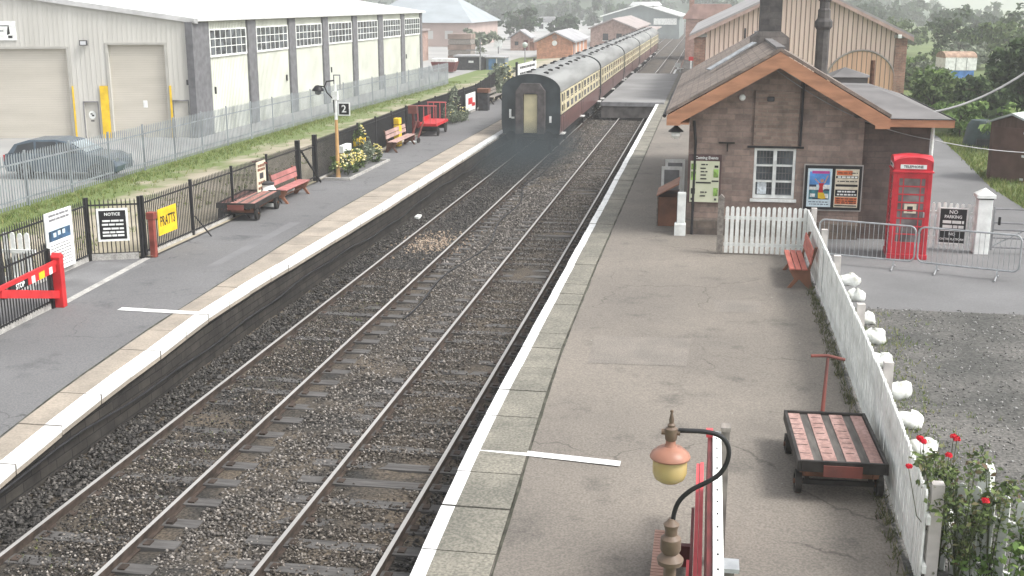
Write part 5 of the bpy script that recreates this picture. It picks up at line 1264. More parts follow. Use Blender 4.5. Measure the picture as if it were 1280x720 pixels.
# trees and bushes on the far side of the lane
T = [
 ('leafy_bush','pale leafy bush just behind the extension roof', 11.0,61,.8,3.0,1.6,leaf_md,.16,1700,.05),
 ('leafy_bush','light green bush under the white wagon', 12.9,70,.6,2.9,2.0,leaf_lt,.18,1700,.05),
 ('leafy_bush','broad mid green bush left of the dark trees, touching the lane', 13.6,64,.6,2.3,1.7,leaf_gy,.16,1500,.05),
 ('dark_tree','dark tree behind the green bin at the lane end', 12.9,59,.7,3.1,1.6,leaf_dk,.17,2300,.1),
 ('dark_tree','tall dark tree rising behind the brown hut roof', 15.5,62,.6,5.0,2.3,leaf_dk,.2,3200,.12),
 ('dark_tree','tallest dark tree at the edge of the view above the brown hut', 17.6,60,.5,6.6,2.6,leaf_md,.2,3200,.12),
 ('bright_bush','bright green bush immediately behind the brown hut', 13.6,51,.8,2.4,2.1,leaf_lt,.15,2200,.05),
 ('dark_tree','dark spreading tree with pale flowers beyond the wagon', 20.5,78,.3,4.8,3.0,leaf_dk,.22,2600,.12),
 ('leafy_bush','low scrub in front of the white wagon wheels', 16.2,84,.3,1.7,1.6,leaf_gy,.2,1300,.05),
 ('leafy_bush','rounded scrub bush in the meadow before the far field', 16.5,98,.2,2.2,2.4,leaf_gy,.25,1300,.05),
 ('leafy_bush','dark scrub clump beside the goods shed pier', 15.0,92,.2,2.2,2.2,leaf_md,.24,1300,.05),
 ('leafy_bush','long low scrub bush far across the meadow', 25.5,125,0,3.2,4.2,leaf_gy,.3,1500,.05),
 ('leafy_bush','olive scrub bush at the meadow edge under the distant trees', 21.0,118,0,2.6,3.0,leaf_md,.3,1300,.05),
 ('leafy_bush','bright green bush spilling over the lane edge beneath the extension roof corner', 11.6,57,.7,2.0,1.4,leaf_lt,.15,1500,.05),
 ('leafy_bush','mid green thicket bush under the dark spreading tree', 18.6,68,.5,3.2,2.4,leaf_md,.19,2000,.05),
 ('leafy_bush','pale green scrub in front of the dark spreading tree beside the wagon', 22.6,84,.2,3.0,2.2,leaf_lt,.2,1500,.05),
 ('leafy_bush','yellowish scrub bush on the meadow beyond the goods shed pier', 17.4,110,0,2.4,2.6,leaf_lt,.26,1200,.05),
 ('hedge_tree','dark oak-like tree on the meadow edge between wagon and tallest tree', 29.5,104,0,5.6,3.8,leaf_md,.27,2400,.12),
 ('hedge_tree','mid green tree spreading above the covered wagon', 27.5,140,0,5.6,4.4,leaf_dk,.32,2200,.12),
 ('hedge_tree','dense tree closing the meadow behind the goods shed pier', 24.5,165,0,5.2,4.2,leaf_md,.34,1900,.12),
 ('hedge_tree','broad dark tree far across the field past the tallest tree', 40.0,165,0,6.8,5.0,leaf_dk,.36,2000,.12),
 ('leafy_bush','dense thicket bush low between the wagon and the lane', 17.6,76,.3,2.6,2.0,leaf_md,.2,2600,.1),
 ('hedge_tree','hedgerow tree behind the wagon roof', 30.0,128,0,5.2,4.0,leaf_md,.32,2000,.15),
 ('hedge_tree','hedgerow tree at the right-hand meadow corner'.replace('right-hand ','far '), 33.5,112,0,6.4,4.4,leaf_dk,.3,2200,.15),
 ('hedge_tree','rounded dark hedgerow tree against the pale hills', 44.0,230,0,6.6,4.6,leaf_far,.5,1500,.15),
 ('hedge_tree','smaller dark hedgerow tree joined to the rounded one', 51.0,235,0,5.2,4.0,leaf_far,.5,1200,.15),
 ('hedge_tree','dark tree showing over the goods shed roof slope', 29.0,240,0,7.0,4.0,leaf_far,.5,1300,.15),
 ('hedge_tree','wide tree showing past the goods shed corner', 38.0,290,0,5.6,5.0,leaf_far,.5,1200,.15),
 ('hedge_tree','pale tree between the hut and the tallest dark tree', 22.0,70,.3,6.4,2.6,leaf_gy,.24,2200,.15),
]
for i, (nm, lab, x, y, z, h, r, m, lf, n, tr) in enumerate(T): tree(nm, lab, (x,y,z), h, r, m, lf, n, 100+i, tr, 'bush' if 'bush' in nm else 'tree')
# brown hut, bin, wagon
hutm = mat('brown_hut_boards', (.105,.065,.05), .8, .15, 2, stretch=(8,8,.6))
t = thing('brown_hut', 'small dark brown hut with pale felt roof beside the lane', 'hut', (10.85,43.3,.6), R(-38))
part('wall', MB().box(-.75,.75,-.7,.7,0,2.3).prism([(-.75,2.3),(.75,2.3),(0,2.56)],'y',-.7,.7), hutm, t)
part('roof', MB().prism([(-.88,2.26),(0,2.585),(.88,2.26),(.88,2.32),(0,2.66),(-.88,2.32)],'y',-.82,.82), mat('pale_hut_felt', (.4,.43,.42), .85, .12, 2), t)
part('corner_post', MB().box(.69,.76,-.76,-.69,0,2.3), timber_grey, t)
d = part('door', MB().box(-.6,.6,-.73,-.702,.08,2.15), mat('hut_door', (.12,.07,.055), .8, .15, 2), t)
for z in (.4,1.2,2.0): part('hinge', MB().box(.45,.58,-.75,-.731,z-.04,z+.04), white, d)
t = thing('red_hut_door', 'pinkish red board leaning beside the brown hut', 'board', (11.6,42.4,.87))
part('board', MB().box(-.4,.4,-.03,.03,.02,1.9), mat('pinkish_red_board', (.45,.08,.09), .6, .12, 3), t); part('foot', MB().box(-.45,.45,-.1,.1,0,.07), concrete, t)
t = thing('compost_bin', 'dark green dome compost bin on the grass verge', 'bin', (11.75,53.4,.85))
part('body', MB().lathe([(.75,0),(.7,.4),(.58,.95),(.45,1.15),(.0,1.2)], (0,0,0), 14), mat('bin_green', (.03,.05,.05), .5, .2, 3), t, smooth=True); part('hatch', MB().box(-.3,.3,-.75,-.68,.05,.4), dgrey, t)
for i,(a,b) in enumerate((((11.9,51.0,.95),(13.3,51.9,1.0)),((11.6,49.6,.95),(12.6,50.6,1.1)))):
    solo('log', MB().tube([a,b],[.1,.08],8), bark, ('mossy log lying on the verge beside the compost bin','shorter log propped on the verge before the brown hut')[i], 'log', a, world=True)
t = thing('covered_wagon', 'white wagon with rusty arched roof and blue base among the bushes', 'wagon', (20.6,105,.45), R(8))
part('base', MB().box(-1.3,1.1,-1.2,1.2,.25,.95), mat('wagon_blue', (.08,.22,.55), .5, .15, 3), t); part('body', MB().box(-1.35,1.25,-1.25,1.25,.951,2.0), white, t)
part('arched_roof', MB().prism([(-1.25,1.95)]+[(1.25*math.cos(q),1.99+.48*math.sin(q)) for q in [math.pi*(8-i)/8 for i in range(9)]]+[(1.25,1.95)],'x',-1.36,1.26), mat('rusty_roof', (.4,.28,.2), .8, .25, 3, col2=(.2,.13,.1)), t)
part('plank_joint', MB().box(-.5,-.46,-1.27,-1.252,.96,1.98).box(.4,.44,-1.27,-1.252,.96,1.98), mgrey, t)
for x in (-.9,.8):
    mb = MB(); mb.lathe([(.05,-.05),(.3,-.05),(.3,.05),(.05,.05)],(0,0,0),12); mb.v = [(x+a,-1.26+c,.3+b) for a,b,c in mb.v]; part('wheel', mb, iron_dk, t)
mb = MB(); mb.lathe([(.3,0),(.32,.5),(.0,.8)],(0,0,0),10)

# ------------------------------------------------------------------ palisade fence
pal = mat('palisade_galvanised', (.25,.275,.295), .5, .1, 2, metal=.15)
t = thing('palisade_fence', 'galvanised steel palisade fence between the goods yard and the bank', 'fence', (-21.7,18,.5))
PX = interp([(18,-21.7),(50,-21.9),(64,-21.6),(93,-20.65)])
y = 18.0
while y < 91:
    y1 = y+2.75; mb = MB(); x0, x1 = PX(y)+21.7, PX(y1)+21.7
    for i in range(18):
        u = (i+.5)/18; xx = x0+(x1-x0)*u; yy = y+2.75*u-18
        mb.add([(xx-.012,yy-.026,.05),(xx+.012,yy-.012,.05),(xx+.012,yy+.012,.05),(xx-.012,yy+.029,.05),(xx-.012,yy-.029,1.72),(xx+.012,yy-.012,1.8),(xx+.012,yy+.012,1.8),(xx-.012,yy+.029,1.72)], [(0,1,5,4),(1,2,6,5),(2,3,7,6)])
    part('pale_grille', mb, pal, t)
    mb = MB(); 
    for z in (.3,1.45): mb.bar((x0-.03,y-18,z),(x1-.03,y1-18,z),.03,.05)
    part('rail', mb, pal, t)
    part('post', MB().box(x0-.09,x0-.05,y-18-.05,y-18+.05,0,1.82), pal, t)
    y = y1
# ------------------------------------------------------------------ parked car behind the palisade
def car(label, loc, rot):
    t = thing('parked_car', label, 'car', loc, rot)
    paint = mat('blue_grey_car_paint', (.06,.085,.11), .25, .1, 2, spec=.6); W2 = .88
    low = [(-2.15,.3),(-2.2,.62),(-2.1,.92),(2.0,.9),(2.15,.7),(2.2,.35)]
    body = [(-2.15,.28),(-2.2,.6),(-2.12,.95),(.95,.97),(1.75,.9),(2.1,.74),(2.18,.5),(2.15,.28)]
    mb = MB()
    secs = [(-W2,.0),(-W2-.03,1.0)]
    n = len(body); vs = []; 
    for (yy, sc) in ((-W2+.06,.97),(-W2,1.0),(W2,1.0),(W2-.06,.97)): vs += [(p*sc, yy, .28+(q-.28)*(.97 if sc<1 else 1)) for p,q in body]
    ord_ = [1,0] 
    vs = [(p*.975,-W2-.0,q) for p,q in body] + [(p,-W2+.1,q) for p,q in body] + [(p,W2-.1,q) for p,q in body] + [(p*.975,W2,q) for p,q in body]
    fs = []
    for k in range(3):
        for i in range(n): fs.append((k*n+i,k*n+(i+1)%n,(k+1)*n+(i+1)%n,(k+1)*n+i))
    fs += [tuple(range(n-1,-1,-1)), tuple(3*n+i for i in range(n))]
    mb.add(vs, fs); part('body', mb, paint, t, bevel=.03)
    cab = [(-2.0,.955),(-1.75,1.3),(-1.2,1.46),(-.2,1.48),(.3,1.4),(1.05,.965)]
    m = len(cab); vs = [(p,-W2+.02+ (q-.95)*.28,q) for p,q in cab]+[(p,W2-.02-(q-.95)*.28,q) for p,q in cab]
    mb = MB().add(vs, [(i,(i+1)%m,m+(i+1)%m,m+i) for i in range(m)]+[tuple(range(m-1,-1,-1)),tuple(range(m,2*m))]); part('cabin', mb, paint, t, bevel=.03)
    for s in (-1,1):
        for poly in ([(-1.75,.99),(-1.6,1.27),(-1.0,1.39),(-.95,.99)],[(-.88,.99),(-.9,1.39),(-.15,1.4),(-.05,.99)],[(.02,.99),(-.06,1.4),(.2,1.35),(.8,.99)]):
            yf = lambda q: s*(W2-.012-(q-.95)*.28); mb = MB()
            mb.add([(p,yf(q),q) for p,q in poly],[(0,1,2,3)]); part('side_window', mb, glass_dk, t)
    wf = lambda x,q,s: (x, s*(W2-.12-(q-.95)*.28), q)
    part('windscreen', MB().add([wf(.42,1.36,-1),wf(1.0,1.02,-1),wf(1.0,1.02,1),wf(.42,1.36,1)],[(0,1,2,3)]), mat('pale_windscreen', (.3,.36,.38), .1, .2, 1.5, spec=.7), t)
    for x in (-1.38,1.38):
        for s in (-1,1):
            mb = MB(); mb.lathe([(.2,-.1),(.3,-.1),(.31,-.07),(.31,.07),(.3,.1),(.2,.1)],(0,0,0),20); mb.v = [(x+a, s*(W2-.07)+c, .31+b) for a,b,c in mb.v]; w_ = part('wheel', mb, soft_black, t)
            mb = MB(); mb.lathe([(.0,-.085),(.2,-.085),(.2,.085),(.0,.085)],(0,0,0),16); mb.v = [(x+a, s*(W2-.055)+c, .31+b) for a,b,c in mb.v]; part('rim', mb, galv2, w_)
    for s in (-1,1): part('headlight', MB().box(1.95,2.13,s*.5,s*.78,.68,.8), glass_gr, t); part('tail_light', MB().box(-2.2,-2.1,s*.6,s*.8,.65,.9), red, t)
    part('door_handle', MB().box(-.8,-.62,-W2-.02,-W2-.002,.82,.86).box(.1,.28,-W2-.02,-W2-.002,.82,.86), dgrey, t)
    return t
car('dark blue grey car parked in the goods yard behind the palisade fence', (-24.0,40.8,.5), R(6))

# ------------------------------------------------------------------ warehouse
clad_g = mat('grey_cladding', (.55,.54,.505), .55, .06, .6, col2=(.47,.46,.425), spec=.3, stretch=(2.5,2.5,.25), detail=8); clad_y = mat('pale_lime_cladding', (.61,.625,.56), .55, .06, .6)
pier_m = mat('dark_slate_pier', (.14,.14,.15), .8, .12, 3); shutter = mat('beige_roller_shutter', (.57,.535,.47), .6, .07, .5, col2=(.49,.46,.4), stretch=(.5,1,3)); roofw = mat('white_sheet_roof', (.66,.67,.665), .5, .05, .4, stretch=(1,6,1))
t = thing('warehouse', 'large pale warehouse with roller doors, grey piers and lime green bays', 'warehouse', (-24.7,54,.5))
fd = Vector((-0.97314,-0.23021,0)); fn = Vector((.23021,-.97314,0))    # along the end wall, and its outward normal
def fpoly(uz, d0, d1, mb):
    """polygon (u along the end wall from the corner, z above yard) extruded between offsets d0<d1 along the outward normal"""
    n = len(uz); vs = [tuple(fd*u + fn*d + Vector((0,0,z-.5))) for d in (d0,d1) for u,z in uz]
    return mb.add(vs, [tuple(range(n)), tuple(range(2*n-1,n-1,-1))] + [(i,n+i,n+(i+1)%n,(i+1)%n) for i in range(n)])
def frect(u0,u1,z0,z1,d0,d1,mb): return fpoly([(u0,z0),(u1,z0),(u1,z1),(u0,z1)],d0,d1,mb)
ev = lambda u: 6.1 + .145*u
# end wall with three openings: u ranges
mb = MB(); ops = [(.46,1.14,.5,2.28),(1.42,4.1,.5,4.98),(4.8,5.44,.5,2.24),(6.06,12.4,.5,4.8)]
u = 0
for (a,b,z0,z1) in ops:
    fpoly([(u,.5),(a,.5),(a,ev(a)),(u,ev(u))],-.3,0,mb); fpoly([(a,z1),(b,z1),(b,ev(b)),(a,ev(a))],-.3,0,mb); u = b
fpoly([(u,.5),(26,.5),(26,ev(16)),(16,ev(16)),(u,ev(u))],-.3,0,mb)
part('end_wall', mb, clad_g, t)
mb = MB()
for i in range(70):
    uu = .1+i*.23
    if uu > 16: break
    zt_ = ev(uu)-.02; zb_ = .5
    for (a,b,z0,z1) in ops:
        if a-.08 < uu < b+.08: zb_ = z1+.05
    frect(uu,uu+.03,zb_,zt_,.001,.016,mb)
part('cladding_ribs', mb, clad_g, t)
d1 = part('roller_door', frect(6.06,12.4,.5,4.8,-.24,-.2,MB()), shutter, t); d2 = part('roller_door', frect(1.42,4.1,.5,4.98,-.24,-.2,MB()), shutter, t)
def grooves(u0,u1,z1,par):
    mb = MB(); z = .6
    while z < z1: frect(u0,u1,z,z+.012,-.199,-.19,mb); z += .11
    part('slat_joint_lines', mb, mat('shutter_line', (.47,.44,.38),.6,.05,2), par)
grooves(6.06,12.4,4.8,d1); grooves(1.42,4.1,4.98,d2)
for (a,b,z1) in ((6.06,12.4,4.8),(1.42,4.1,4.98)):
    mb = MB(); frect(a-.12,a-.001,.5,z1+.1,.002,.05,mb); frect(b+.001,b+.12,.5,z1+.1,.002,.05,mb); frect(a,b,z1+.001,z1+.1,.002,.05,mb); part('door_frame', mb, mat('door_frame_grey', (.4,.39,.36),.5,.06,2), t)
for (a,b) in ((5.86,5.935),(4.23,4.62),(1.2,1.295)):
    mb = MB(); frect(a,b,.5,3.03,.052,.1,mb); part('yellow_guard', mb, yellow, t)
for (a,b,z0,z1) in (ops[0],ops[2]):
    d = part('personnel_door', frect(a,b,z0,z1,-.14,-.1,MB()), mat('door_cream', (.47,.455,.415),.5,.06,2), t)
    mb = MB(); frect(a-.05,a,.5,z1+.05,.002,.03,mb); frect(b,b+.05,.5,z1+.05,.002,.03,mb); frect(a,b,z1,z1+.05,.002,.03,mb); part('frame', mb, mgrey, d)
    if a > 4:
        mb = MB(); c = (a+b)/2; fpoly([(c+.17*math.cos(q),1.62+.2*math.sin(q)) for q in [2*math.pi*k/16 for k in range(16)]],-.099,-.09,mb); part('round_sign', mb, white, d)
        mb = MB(); frect(c-.09,c+.02,1.55,1.63,-.089,-.085,mb); frect(c-.02,c+.08,1.64,1.7,-.089,-.085,mb); frect(c-.08,c+.08,1.3,1.36,-.099,-.09,mb); part('sign_print', mb, soft_black, d)
part('door_notice', frect(2.45,2.65,1.95,2.3,-.189,-.18,MB()), white, d2)
fl_ = part('floodlight', frect(5.0,5.35,4.95,5.2,.1,.25,MB()), dgrey, t); part('lens', frect(5.04,5.31,4.99,5.16,.2505,.256,MB()), mat('lamp_lens',(.55,.56,.58),.2,.05,2), fl_)
s = part('company_sign', frect(8.3,10.4,5.2,6.1,.03,.06,MB()), white, t); mb = MB(); frect(8.5,8.7,5.3,5.42,.0605,.066,mb); fpoly([(8.6,5.5),(8.75,5.45),(8.68,5.85),(8.62,5.85)],.0605,.066,mb); frect(8.62,9.1,5.86,5.9,.0605,.066,mb); frect(8.9,10.2,5.62,5.66,.0605,.066,mb); part('emblem', mb, soft_black, s)
part('alarm_box', frect(.2,.45,3.05,3.3,.002,.1,MB()), dgrey, t)
# long side: piers and seven bays along x = 0 local
LYs = [(55.7,60.75),(61.9,67.1),(68.2,73.3),(74.4,79.8),(80.85,86.3),(87.5,92.9),(93.95,99.3)]
prev = 53.75
hz = 5.55
for k,(a,b) in enumerate(LYs):
    part('pier', MB().box(-.3,.06,prev-54+.02,a-54,0,hz), pier_m, t); prev = b
    bay = part('bay_panel', MB().box(-.3,-.06,a-54+.001,b-54-.001,0,hz), clad_y, t)
    mb = MB(); yy = a-54+.1
    while yy < b-54-.05: mb.box(-.059,-.035,yy,yy+.035,0,3.75); mb.box(-.059,-.035,yy,yy+.035,5.17,hz-.02); yy += .2
    part('cladding_ribs', mb, clad_y, bay)
    w_ = part('window', MB().box(-.03,-.0,a-54+.2,b-54-.25,3.88,5.1), mat('warehouse_glass', (.09,.1,.11), .15, .4, 1.5, spec=.6), bay)
    mb = MB(); ya, yb = a-54+.12, b-54-.17
    mb.box(-.02,.03,ya,yb,3.78,3.88); mb.box(-.02,.03,ya,yb,5.1,5.16); mb.box(-.02,.03,ya,ya+.08,3.88,5.1); mb.box(-.02,.03,yb-.08,yb,3.88,5.1)
    for i in range(1,7): q = ya+(yb-ya)*i/7; mb.box(.001,.02,q-.018,q+.018,3.88,5.1)
    for z in (4.28,4.68): mb.box(.001,.016,ya+.08,yb-.08,z-.018,z+.018)
    part('frame', mb, white, w_)
    if k in (0,1,3,6): part('door_handle', MB().box(-.03,.03,a-54+(.5 if k!=1 else 4.6),a-54+(.6 if k!=1 else 4.7),1.95,2.3), black, bay)
part('pier', MB().box(-.3,.06,99.301-54,45.9,0,hz), pier_m, t)
part('end_wall_rear', MB().box(-24,-.3,45.5,45.8,0,hz), clad_g, t)
part('gutter', MB().box(.0,.2,-.2,46,hz+.0,hz+.14), mat('gutter_grey',(.5,.5,.5),.5,.08,2), t)
mb = MB(); 
# mono-slope sheet roof rising away from the yard fence, its near edge following the end wall
a0 = fd*(-.25)+fn*.15; b0 = fd*16+fn*.15
zA, zB = ev(-.25)-.5+.02, ev(16)-.5+.02
mb.add([(a0.x,a0.y,zA),(b0.x,b0.y,zB),(b0.x,46.2,zB),(a0.x,46.2,zA),(a0.x,a0.y,zA+.12),(b0.x,b0.y,zB+.12),(b0.x,46.2,zB+.12),(a0.x,46.2,zA+.12)],[(0,3,2,1),(4,5,6,7),(0,1,5,4),(1,2,6,5),(2,3,7,6),(3,0,4,7)])
rf_ = part('roof', mb, roofw, t)
mb = MB(); yy = 1.2
while yy < 46:
    x0_, x1_ = a0.x-.1, b0.x+.1; mb.add([(x0_,yy,zA+.125),(x0_,yy+.06,zA+.125),(x1_,yy+.06,zB+.105),(x1_,yy,zB+.105),(x0_,yy,zA+.15),(x0_,yy+.06,zA+.15),(x1_,yy+.06,zB+.14),(x1_,yy,zB+.14)],[(4,5,6,7),(0,4,7,3),(1,2,6,5),(0,1,5,4)]); yy += 1.4
part('sheet_ribs', mb, mat('roof_rib',(.6,.62,.62),.5,.05,1), rf_)
mb = MB(); mb.add([tuple(fd*(-.3)+fn*.155+Vector((0,0,zA-.12))),tuple(fd*16+fn*.155+Vector((0,0,zB-.12))),tuple(fd*16+fn*.155+Vector((0,0,zB+.11))),tuple(fd*(-.3)+fn*.155+Vector((0,0,zA+.11))),tuple(fd*(-.3)+fn*.18+Vector((0,0,zA-.12))),tuple(fd*16+fn*.18+Vector((0,0,zB-.12))),tuple(fd*16+fn*.18+Vector((0,0,zB+.11))),tuple(fd*(-.3)+fn*.18+Vector((0,0,zA+.11)))],[(0,1,2,3),(7,6,5,4),(3,2,6,7),(0,4,5,1)])
part('verge_trim', mb, MATS['gutter_grey'], t)
# ------------------------------------------------------------------ the train
coach_m = mat('carmine_lower_panel', (.12,.06,.057), .4, .12, 1.5, spec=.4); coach_c = mat('cream_upper_panel', (.56,.5,.34), .4, .06, 1.5, spec=.4)
coach_end = mat('dark_grey_coach_end', (.048,.06,.066), .5, .2, 1.2, spec=.35); roof_m = mat('grey_coach_roof', (.205,.21,.205), .75, .12, .8, stretch=(3,.3,3), spec=.3)
under = mat('underframe_black', (.022,.022,.024), .8, .3, 3); gang = mat('gangway_frame', (.1,.09,.09), .6, .2, 3); doorc = mat('cream_board', (.62,.56,.36), .5, .07, 2)
CX, CL = -8.11, 19.4
HW = 1.38
def prof(n=14):   # half section above the floor: tumblehome sides and arched roof
    return None
def coach(label, y):
    t = thing('railway_coach', label, 'railway coach', (CX, y, 0), 0, 'coaches of the standing train')
    # sides (slightly curved), in two colours
    for s in (-1,1):
        lo = MB().add([(s*1.33,0,1.02),(s*1.385,0,1.5),(s*1.39,0,1.9),(s*1.39,CL,1.9),(s*1.385,CL,1.5),(s*1.33,CL,1.02)], [(0,1,4,5),(1,2,3,4)])
        part('lower_side', lo, coach_m, t)
        up = MB().add([(s*1.39,0,1.9),(s*1.385,0,2.4),(s*1.36,0,2.98),(s*1.36,CL,2.98),(s*1.385,CL,2.4),(s*1.39,CL,1.9)], [(0,1,4,5),(1,2,3,4)])
        sd_ = part('upper_side', up, coach_c, t)
        part('waist_line', MB().box(s*1.392,s*1.398,0,CL,1.88,1.92).box(s*1.365,s*1.374,0,CL,2.92,2.97), soft_black, sd_)
    if True:
        s = 1
        pat = [(.35,.62,'d'),(1.25,.42,'w'),(2.15,1.15,'w'),(3.85,1.15,'w'),(5.55,1.15,'w'),(7.25,1.15,'w'),(8.9,.55,'d'),(10.0,1.15,'w'),(11.7,1.15,'w'),(13.4,1.15,'w'),(15.1,1.15,'w'),(16.8,1.15,'w'),(18.55,.55,'d')]
        for (a,wd,k) in pat:
            z0, z1 = (2.0,2.86)
            w_ = part('window', MB().add([(1.394,a,z0),(1.394,a+wd,z0),(1.372,a+wd,z1),(1.372,a,z1)],[(0,1,2,3)]), glass_dk, t)
            fr_ = MB(); fr_.bar((1.396,a-.03,z0),(1.396,a+wd+.03,z0),.02,.05,up=(0,0,1)); fr_.bar((1.374,a-.03,z1),(1.374,a+wd+.03,z1),.02,.05); fr_.bar((1.396,a,z0),(1.374,a,z1),.05,.02,up=(1,0,0)); fr_.bar((1.396,a+wd,z0),(1.374,a+wd,z1),.05,.02,up=(1,0,0))
            if k == 'w' and wd > 1: fr_.bar((1.383,a,2.55),(1.383,a+wd,2.55),.014,.02)
            part('frame', fr_, coach_c, w_)
            if k == 'd':
                dr = part('door', MB().box(1.392,1.4,a-.12,a-.105,1.05,2.95).box(1.392,1.4,a+wd+.105,a+wd+.12,1.05,2.95), soft_black, t)
                part('door_handle', MB().box(1.4,1.43,a+wd+.01,a+wd+.09,1.75,1.79), galv2, dr); part('foot_step', MB().box(1.28,1.52,a-.1,a+wd+.1,.98,1.03), mat('step_white',(.6,.6,.58),.6,.1,3), dr)
    # roof
    arcp = [(1.38*math.cos(q), 2.95+.82*math.sin(q)**.92) for q in [math.pi*i/20 for i in range(21)]]
    vs = [(x,yy,z) for yy in (-.06, CL+.06) for x,z in arcp]; m = len(arcp)
    rf = part('roof', MB().add(vs, [(i,i+1,m+i+1,m+i) for i in range(m-1)]), roof_m, t, smooth=True)
    for i in range(9):
        for x in ((-.42,.42) if i%2 else (-.3,.5)):
            zc = 2.95+.82*math.sqrt(max(0,1-(x/1.38)**2)); part('roof_vent', MB().lathe([(.12,-.04),(.13,.06),(.0,.1)], (x, 1.4+i*2.05, zc), 8), soft_black, rf)
    # ends
    for yy in (0.0, CL):
        s = -1 if yy == 0 else 1
        poly = [(-1.33,1.02),(1.33,1.02),(1.385,1.5),(1.385,2.4),(1.36,2.95)] + arcp[1:-1] + [(-1.36,2.95),(-1.385,2.4),(-1.385,1.5)]
        e = part('end_panel', MB().prism(poly,'y',yy-.02 if s<0 else yy-.03, yy+.03 if s<0 else yy+.02), coach_end, t)
        part('gangway', MB().prism([(-.68,1.05),(-.34,1.05),(-.34,2.8),(-.25,2.9),(.25,2.9),(.34,2.8),(.34,1.05),(.68,1.05),(.68,3.0),(.42,3.35),(-.42,3.35),(-.68,3.0)],'y',yy+s*.021,yy+s*.32), gang, e)
        part('gangway_board', MB().prism([(-.31,1.08),(.31,1.08),(.31,2.85),(-.31,2.85)],'y',yy+s*.15,yy+s*.2), doorc if (yy == 0) else gang, e)
        for x in (-.87,.87): part('buffer', MB().tube([(x,yy,.98),(x,yy+s*.42,.98)],.09,10).tube([(x,yy+s*.43,.98),(x,yy+s*.47,.98)],.22,14), under, e)
        part('lamp_iron', MB().box(-1.02,-.92,yy+s*.022,yy+s*.08,1.75,2.15).box(-.92,-.78,yy+s*.022,yy+s*.06,1.72,1.8), white, e); part('lamp_iron', MB().box(.86,.96,yy+s*.022,yy+s*.08,1.55,1.85), white, e)
        part('end_step', MB().box(-.35,.35,yy+s*.2,yy+s*.5,.9,.95), under, e)
    # underframe and bogies
    part('underframe', MB().box(-1.2,1.2,.1,CL-.1,.82,1.0).box(-.9,.9,5.5,13.5,.4,.819), under, t)
    for yb in (2.6, CL-2.6):
        bg_ = part('bogie', MB().box(-1.05,-.9,yb-1.7,yb+1.7,.38,.7).box(.9,1.05,yb-1.7,yb+1.7,.38,.7).box(-.9,.9,yb-.25,yb+.25,.45,.81), under, t)
        for dy in (-1.3,1.3):
            for s in (-1,1):
                mb = MB(); mb.lathe([(.06,-.06),(.4,-.06),(.46,-.03),(.46,.06),(.06,.06)],(0,0,0),20); mb.v = [(s*.755+c, yb+dy+a, .46+b) for a,b,c in mb.v]; part('wheel', mb, under, bg_)
            part('axle_box', MB().box(1.051,1.16,yb+dy-.13,yb+dy+.13,.35,.6), under, bg_)
    return t
cn = ['rear coach of the train with cream gangway door at its dark end','second coach of the train, coupled ahead of the dark-ended rear coach','third coach of the train, alongside the grey deck','fourth coach of the train, beyond the grey deck','front coach of the train, farthest along the track']
c0 = coach(cn[0], 53.6)
for i in range(1,5): dup(c0, (CX, 53.6 + i*20.3, 0), label=cn[i])
# deck bridging the near track
dk = mat('grey_deck', (.215,.215,.215), .9, .1, .4, bump=.1)
t = thing('crossing_deck', 'wide grey deck bridging the empty track beside the train', 'deck', (-4.6,72.2,.0))
part('top', MB().box(-2.0,1.9,0,31,.8,.93), dk, t); part('edge_kerb', MB().box(-2.0,1.9,-.06,-.002,.74,.99), mgrey, t)
part('front_face', MB().box(-1.95,1.4,.05,.15,.02,.798), mat('dark_deck_boards', (.13,.12,.115), .9, .2, 2), t)  # dark grey-brown face closing the deck front down to rail level
for x in (-1.6,-.1): part('side_beam', MB().box(x-.1,x+.1,.2,30.8,.02,.798), timber_grey, t)

# ------------------------------------------------------------------ beyond the platforms
gd = thing('points_lever', 'white painted lineside signal box frame beside the tracks past the deck', 'signal equipment', (-2.6,106,.0))
part('disc_post', MB().box(-.06,.06,-.06,.06,-.2,1.2), white, gd); part('disc', MB().lathe([(.3,0),(.3,.04),(0,.05)],(0,0,1.2),12), white, gd)
for i,(x,y,l) in enumerate(((-3.0,112,'white lineside post by the track past the deck'),(-2.0,125,'short white lineside post near the goods shed pier'),(-9.9,150,'white track disc post beyond the front coach'))):
    t = thing('lineside_post', l, 'post', (x,y,-.2)); part('post', MB().box(-.08,.08,-.08,.08,0,1.2), white, t); part('head', MB().box(-.25,.25,-.05,.05,1.2,1.6), (white,red,white)[i], t)
t = thing('siding_track', 'siding track fanning out past the deck', 'railway track', (-2.3,112,-.2))
for d in (-.75,.75): part('rail', MB().bar((d,0,.1),(d-1.2,170,.1),.07,.14), rust, t)
mb = MB()
for i in range(70): mb.box(-1.3-1.2*i/70,1.3-1.2*i/70,i*1.4,i*1.4+.25,-.02,.05)
o = part('far_sleepers', mb, sleeper_m, t); o['kind'] = 'stuff'

